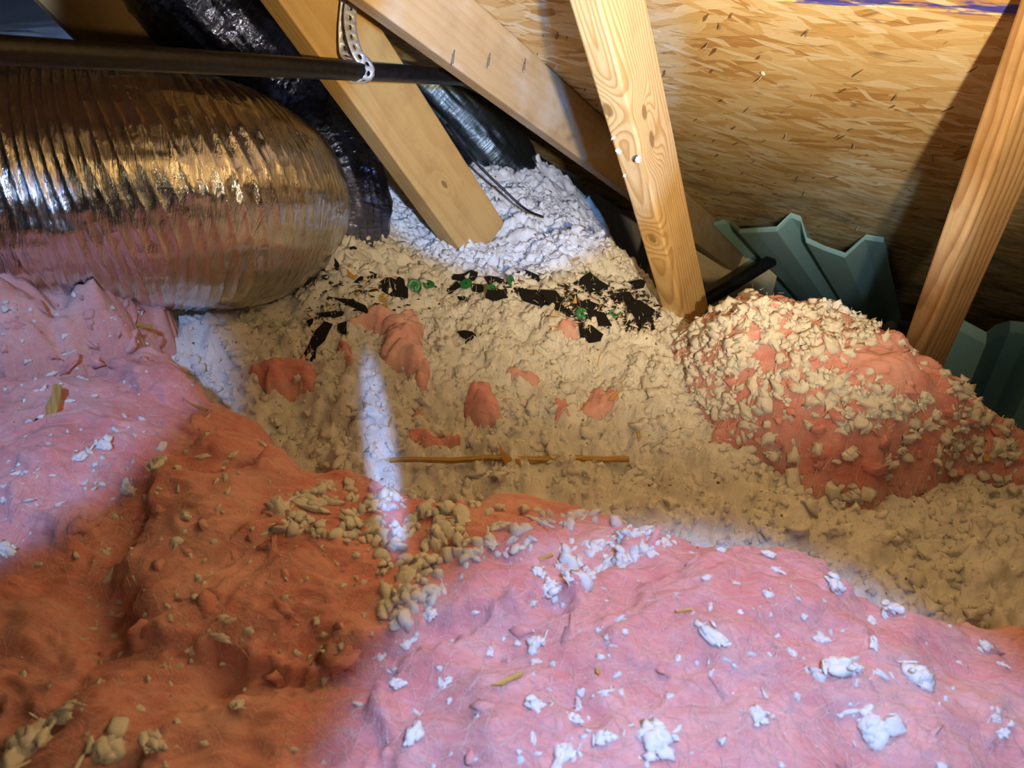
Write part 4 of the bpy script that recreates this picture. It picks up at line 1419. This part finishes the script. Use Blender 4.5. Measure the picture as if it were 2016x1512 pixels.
SH = 'black roofing scraps in the debris heap'
SHARDS = [
    ([(752, 553), (760, 546), (771, 546), (780, 551), (783, 545), (794, 548), (797, 562), (803, 566), (803, 586), (789, 584), (770, 583), (752, 572)], 'notched black shingle piece left of the round green cap', 1.1),
    ([(889, 545), (895, 540), (914, 538), (928, 531), (941, 536), (938, 553), (916, 554), (890, 549)], 'black shingle piece standing behind the debris, under the amber web foot', 1.0),
    ([(953, 545), (962, 543), (980, 545), (998, 552), (1035, 552), (1050, 558), (1040, 568), (1000, 570), (965, 564)], 'long ragged black shingle strip behind the white heap', .8),
    ([(1016, 536), (1035, 531), (1052, 538), (1075, 550), (1097, 568), (1078, 572), (1050, 554), (1030, 546)], 'narrow black shingle strip slanting down to the right', .8),
    ([(1161, 535), (1198, 562), (1190, 590), (1150, 592), (1112, 572), (1130, 556)], 'triangular black shingle corner pointing up', .9),
    ([(1196, 563), (1262, 549), (1272, 554), (1268, 565), (1210, 576), (1195, 574)], 'black shingle strip beside the foot of the pine web', .8),
    ([(1065, 570), (1095, 572), (1125, 605), (1130, 620), (1100, 614), (1075, 592)], 'broad black shingle piece with a straight right edge', .6),
    ([(1140, 639), (1165, 640), (1188, 658), (1183, 670), (1160, 674), (1143, 667)], 'fan-shaped black shingle piece at the front of the debris heap', .9),
    ([(901, 652), (915, 650), (930, 653), (941, 663), (938, 674), (922, 669), (908, 661)], 'lone black shingle flake on the white wool', .4),
    ([(638, 632), (654, 637), (639, 667), (623, 681), (620, 702), (612, 710), (590, 706), (606, 683), (612, 666), (623, 648)], 'long black shingle strip at the left end of the debris', .5),
    ([(664, 637), (681, 632), (690, 650), (682, 660), (665, 653)], 'small square black shingle piece touching the hook-shaped pink scrap', .7),
    ([(603, 631), (616, 626), (614, 634), (608, 642)], 'tiny black shingle bit leftmost in the debris', .6),
    ([(658, 586), (695, 590), (719, 601), (728, 612), (722, 616), (695, 603)], 'curved black shingle strip above the hook-shaped pink scrap', .5),
    ([(623, 617), (658, 612), (677, 613), (674, 619), (655, 624)], 'thin black shingle sliver left of the hook-shaped pink scrap', .5),
    ([(658, 506), (666, 517), (670, 531), (660, 532)], 'pointed dark shingle splinter by the silver duct end', 1.2),
    ([(697, 555), (711, 543), (715, 545), (711, 556)], 'small dark shingle bit beside the orange splinter at left', .9), ([(728, 545), (738, 537), (741, 542), (739, 550)], 'tiny dark shingle bit left of the notched piece', .9),
    ([(684, 487), (694, 483), (702, 487), (693, 492)], 'small dark flake on white wool below the silver duct end', .4), ([(870, 577), (886, 565), (901, 553), (908, 563), (893, 572), (878, 584)], 'slanting dark shingle sliver right of the flat green cap', .8),
    ([(1020, 566), (1060, 570), (1085, 598), (1092, 614), (1060, 600), (1030, 590)], 'dark shingle scrap under the standing green cap', .6), ([(1200, 600), (1260, 590), (1290, 610), (1270, 642), (1215, 652), (1190, 625)], 'largest dark scrap in the bark bed by the pine web', .5),
    ([(1105, 600), (1150, 588), (1180, 600), (1165, 628), (1130, 622)], 'dark scrap under the forked orange splinter', .5), ([(1190, 578), (1240, 574), (1250, 590), (1205, 600)], 'dark scrap just below the triangular shingle corner', .6), ([(1262, 594), (1285, 607), (1280, 616), (1264, 606)], 'pointed dark scrap closest to the pine web foot', .7),
    ([(893, 582), (915, 583), (923, 588), (905, 589)], 'thin dark sliver in front of the half sunk green cap', .5), ([(960, 570), (990, 572), (1000, 584), (972, 592), (955, 584)], 'dark scrap around the dim green cap', .6), ([(1150, 606), (1190, 615), (1205, 640), (1175, 640), (1155, 625)], 'dark scrap behind the fan-shaped shingle piece', .6),
    ([(1235, 620), (1282, 622), (1290, 648), (1250, 656)], 'dark scrap at the front right of the bark bed', .5), ([(925, 556), (950, 560), (955, 574), (930, 572)], 'dark scrap right of the half sunk green cap', .7)]
for pts, lab, tilt in SHARDS:
    shard('shingle_piece', pts, M['shingle'], .004, lab or 'small dark shingle scrap mixed into the debris heap', 'shingle', SH, tilt)

CH = 'wood splinters'
CHIPS = [
    ([(104, 755), (120, 757), (115, 798), (104, 854), (82, 854), (90, 802)], 'flat yellow wood strip lying on the pale pink heap at left', .3, M['chip'], .0022),
    ([(980, 868), (988, 884), (1000, 895), (1010, 906), (1020, 901), (1036, 921), (1028, 928), (1000, 926), (990, 905)], 'pointed leaf-like wood shard standing up at the long stick', 2.2, M['chip'], .0012),
    ([(667, 522), (680, 528), (702, 546), (695, 550), (675, 538)], 'orange wood splinter at the left back of the debris', .7, M['chip'], .002),
    ([(745, 582), (755, 577), (769, 588), (760, 594), (748, 592)], 'orange wood chip under the notched black shingle', .8, M['chip'], .002),
    ([(748, 600), (765, 597), (760, 606)], 'small orange wood chip in front of the notched shingle', .6, M['chip'], .002),
    ([(1115, 598), (1123, 604), (1129, 592), (1133, 580), (1136, 595), (1128, 612), (1122, 608)], 'forked orange wood splinter in the middle of the debris', 1.0, M['chip'], .0015),
    ([(1138, 598), (1150, 602), (1162, 612), (1155, 611), (1146, 606)], 'thin orange wood splinter right of the forked one', .6, M['chip'], .0015),
    ([(1113, 514), (1142, 505), (1141, 509), (1127, 516)], 'pale wood splinter on the blue-lit wool behind the debris', .5, M['chip'], .0015),
    ([(350, 778), (356, 780), (410, 806), (404, 809)], 'thin wood sliver on the brown-pink fold below the duct', .3, M['chip'], .0012),
    ([(966, 1348), (1000, 1330), (1032, 1320), (1028, 1331), (990, 1348)], 'yellow wood sliver on the cold-lit batt near the bottom', .2, M['chip'], .0012),
    ([(1330, 1200), (1362, 1196), (1362, 1201), (1332, 1205)], 'short yellow wood sliver beside a white wisp on the batt', .2, M['chip'], .0010),
    ([(1172, 1312), (1182, 1318), (1182, 1328), (1174, 1324)], 'tiny brown chip on the cold-lit batt above a white tuft', .2, M['chip'], .0010),
    ([(1198, 788), (1216, 768), (1222, 770), (1208, 788)], 'wood splinter on the pink scrap in the white hollow', .6, M['chip'], .0015),
    ([(764, 832), (772, 818), (770, 834), (764, 840)], 'tiny orange splinter at the foot of the bright strip', .5, M['chip'], .001),
    ([(1222, 1003 - 250), (1226, 748), (1228, 770), (1224, 772)], 'thin standing brown splinter right of the white hollow', 1.5, M['chip'], .001),
    ([(1380, 604), (1440, 596), (1442, 602), (1384, 609)], 'orange wood sliver on the top edge of the pink mound', .4, M['chip'], .0015),
    ([(255, 630), (300, 640), (296, 648), (252, 640)], 'brown splinter at the corner of the pale pink heap', .3, M['chip'], .0012),
    ([(1174, 722), (1180, 698), (1182, 699), (1177, 722)], 'fine reddish needle standing in the white wool', 1.5, M['chip'], .0007),
    ([(1254, 852), (1260, 849), (1262, 858), (1256, 864)], 'small tan chip on the white wool right of the stick', .5, M['chip'], .001),
    ([(1936, 895), (1950, 893), (1946, 908), (1938, 906)], 'orange chip on the right flank of the pink mound', .5, M['chip'], .001),
    ([(1060, 1098), (1086, 1088), (1090, 1094), (1064, 1104)], 'dark splinter at the edge of the white sheet on the batt', .3, M['chip'], .001)]
for pts, lab, tilt, mt, th in CHIPS:
    shard('wood_splinter', pts, mt, th, lab, 'splinter', CH, tilt)

# long stick with bark-dark lower edge
a, b = hit(768, 918)[0] + [0, 0, .010], hit(1238, 914)[0] + [0, 0, .010]
X = b - a; L = np.linalg.norm(X); X /= L
Y = np.array([0, 1.0, .25]); Y -= X * (X @ Y); Y /= np.linalg.norm(Y)
bm = box_bm(0, L, -.0035, .0035, -.004, .0025, .001, 30)
for v in bm.verts:
    v.co.y += .0012 * math.sin(v.co.x * 60) + .0006 * math.sin(v.co.x * 211)
    v.co.z += .0010 * math.sin(v.co.x * 47 + 1) + .002 * math.sin(v.co.x * 11)
    v.co.y *= .55 + .45 * min(1, v.co.x / .12)
st = link('stick', bm_mesh('stick', bm), M['stick'])
frame_obj(st, a, X, Y, np.cross(X, Y))
tag(st, 'long thin weathered stick lying across the white wool behind the front batt', 'stick')


# green plastic cap washers
def cap_mesh():
    prof = [(.0012, .0006), (.0030, .0022), (.0042, .0022), (.0055, .0010), (.0100, .0010), (.0112, .0016), (.0120, .0008), (.0120, -.0004), (.0012, -.0004)]
    bm = bmesh.new()
    n = 28
    rings = [[bm.verts.new((r * math.cos(2 * math.pi * k / n), r * math.sin(2 * math.pi * k / n), z)) for k in range(n)] for r, z in prof]
    m = len(prof)
    for i in range(m):
        A, B = rings[i], rings[(i + 1) % m]
        for k in range(n): bm.faces.new([A[k], A[(k + 1) % n], B[(k + 1) % n], B[k]])
    bmesh.ops.recalc_face_normals(bm, faces=bm.faces)
    return bm_mesh('cap_washer', bm, True)


def nail_head_mesh():
    bm = bmesh.new()
    bmesh.ops.create_cone(bm, cap_ends=True, segments=14, radius1=.0022, radius2=.0020, depth=.0012)
    for v in bm.verts: v.co.z += .0012
    return bm_mesh('nail_head', bm)


cm, hm = cap_mesh(), nail_head_mesh()
cm.materials.append(M['cap']); hm.materials.append(M['cable'])
for (px, py, nx, ny, nz, sc, lab) in ((817, 570, .1, -.8, .45, 1.0, 'round green plastic cap with a dark centre facing the camera'), (844, 567, .2, -.25, 1.0, .9, 'green plastic cap lying flat right of the round one'),
                                      (918, 566, -.3, -.5, .8, .9, 'green plastic cap half sunk in the wool near the shingle strip'), (969, 577, .3, -.5, .9, .8, 'dim green plastic cap under the long shingle strip'),
                                      (1006, 560, .9, -.4, .3, .8, 'green plastic cap standing on edge behind the white heap'), (1145, 625, .2, -.7, .5, .8, 'green plastic cap beside the standing pink scrap'),
                                      (1210, 627, -.2, -.7, .6, .9, 'green plastic cap nearest the foot of the pine web')):
    p, dep = hit(px, py)
    o = link('cap_washer', cm, None)
    o.rotation_mode = 'QUATERNION'
    o.rotation_quaternion = Vector((nx, ny, nz)).to_track_quat('Z', 'Y')
    o.scale = (sc,) * 3
    o.location = Vector(p) + Vector((0, 0, .007))
    tag(o, lab, 'cap', 'green cap washers in the debris heap')
    h = link('nail_head', hm, None, o)

# fine dark crumbs, shingle grit and bark, past counting
def crumbs(name, P, size, mat, parent, flat=.35):
    Vs, Fs, off = [], [], 0
    base = np.array([[1, 0, 0], [-.5, .8, 0], [-.5, -.8, 0], [0, 0, 1], [0, 0, -1]], float)
    fa = np.array([[0, 1, 3], [1, 2, 3], [2, 0, 3], [1, 0, 4], [2, 1, 4], [0, 2, 4]])
    for p, s in zip(P, size):
        a = rng.uniform(0, 6.28)
        R = np.array([[math.cos(a), -math.sin(a), rng.uniform(-.5, .5)], [math.sin(a), math.cos(a), rng.uniform(-.5, .5)], [0, 0, 1]])
        k = s * np.array([rng.uniform(.6, 2.2), rng.uniform(.4, 1.0), flat])
        Vs.append(((base + rng.uniform(-.2, .2, base.shape)) * k) @ R.T + p + [0, 0, s * .2]); Fs.append(fa + off); off += 5
    o = link(name, np_mesh(name, np.concatenate(Vs), np.concatenate(Fs), False), mat, parent)
    o['kind'] = 'stuff'
    return o


HEAP = [(1000, 556), (1060, 560), (1130, 560), (1200, 565), (1270, 575), (1300, 610), (1290, 650), (1230, 655), (1150, 640), (1080, 605), (1030, 590), (960, 575)]
HEAP2 = [(640, 520), (720, 520), (760, 560), (740, 610), (690, 620), (620, 640), (600, 690), (580, 680), (610, 600)]
heap = empty('debris_heap', hit(1180, 600)[0], 'dark bed of shingle grit and bark in front of the pine web', 'debris', None, 'stuff')
Q = np.concatenate([drop((950, 550, 1310, 660), 1500, HEAP), drop((570, 510, 770, 700), 260, HEAP2), drop((740, 560, 900, 640), 40)])
P = Q - np.array(heap.location)
crumbs('grit', P, rng.uniform(.0025, .0085, len(P)), M['crumb'], heap)
Q = np.concatenate([drop((1080, 560, 1310, 655), 120), drop((600, 520, 760, 640), 110)])
P = Q - np.array(heap.location)
crumbs('bark', P, rng.uniform(.003, .008, len(P)), M['chip'], heap, .2)
Q = np.concatenate([drop((580, 480, 1320, 800), 300), drop((700, 700, 2016, 1100), 90), drop((0, 480, 300, 900), 25)])
P = Q - np.array(heap.location)
crumbs('speck', P, rng.uniform(.0006, .0022, len(P)), M['crumb'], heap, .6)

# things that still read alike are told apart by their order across the photograph
ORD = ['leftmost', 'second from left', 'third from left', 'fourth from left', 'fifth from left', 'sixth from left', 'seventh from left', 'eighth from left', 'ninth from left', 'tenth from left']
same = {}
for o, px in ALIKE + NAILS:
    same.setdefault(o['label'], []).append((px, o))
for lab, L in same.items():
    if len(L) > 1:
        for (px, o), word in zip(sorted(L, key=lambda t: t[0]), ORD):
            if len(('%s %s' % (lab, word)).split()) > 15:
                lab = lab.replace(' on lit pink wool', '').replace(' on brown-pink wool', '').replace(' on pale pink wool', '')
            o['label'] = '%s, %s' % (lab, word)
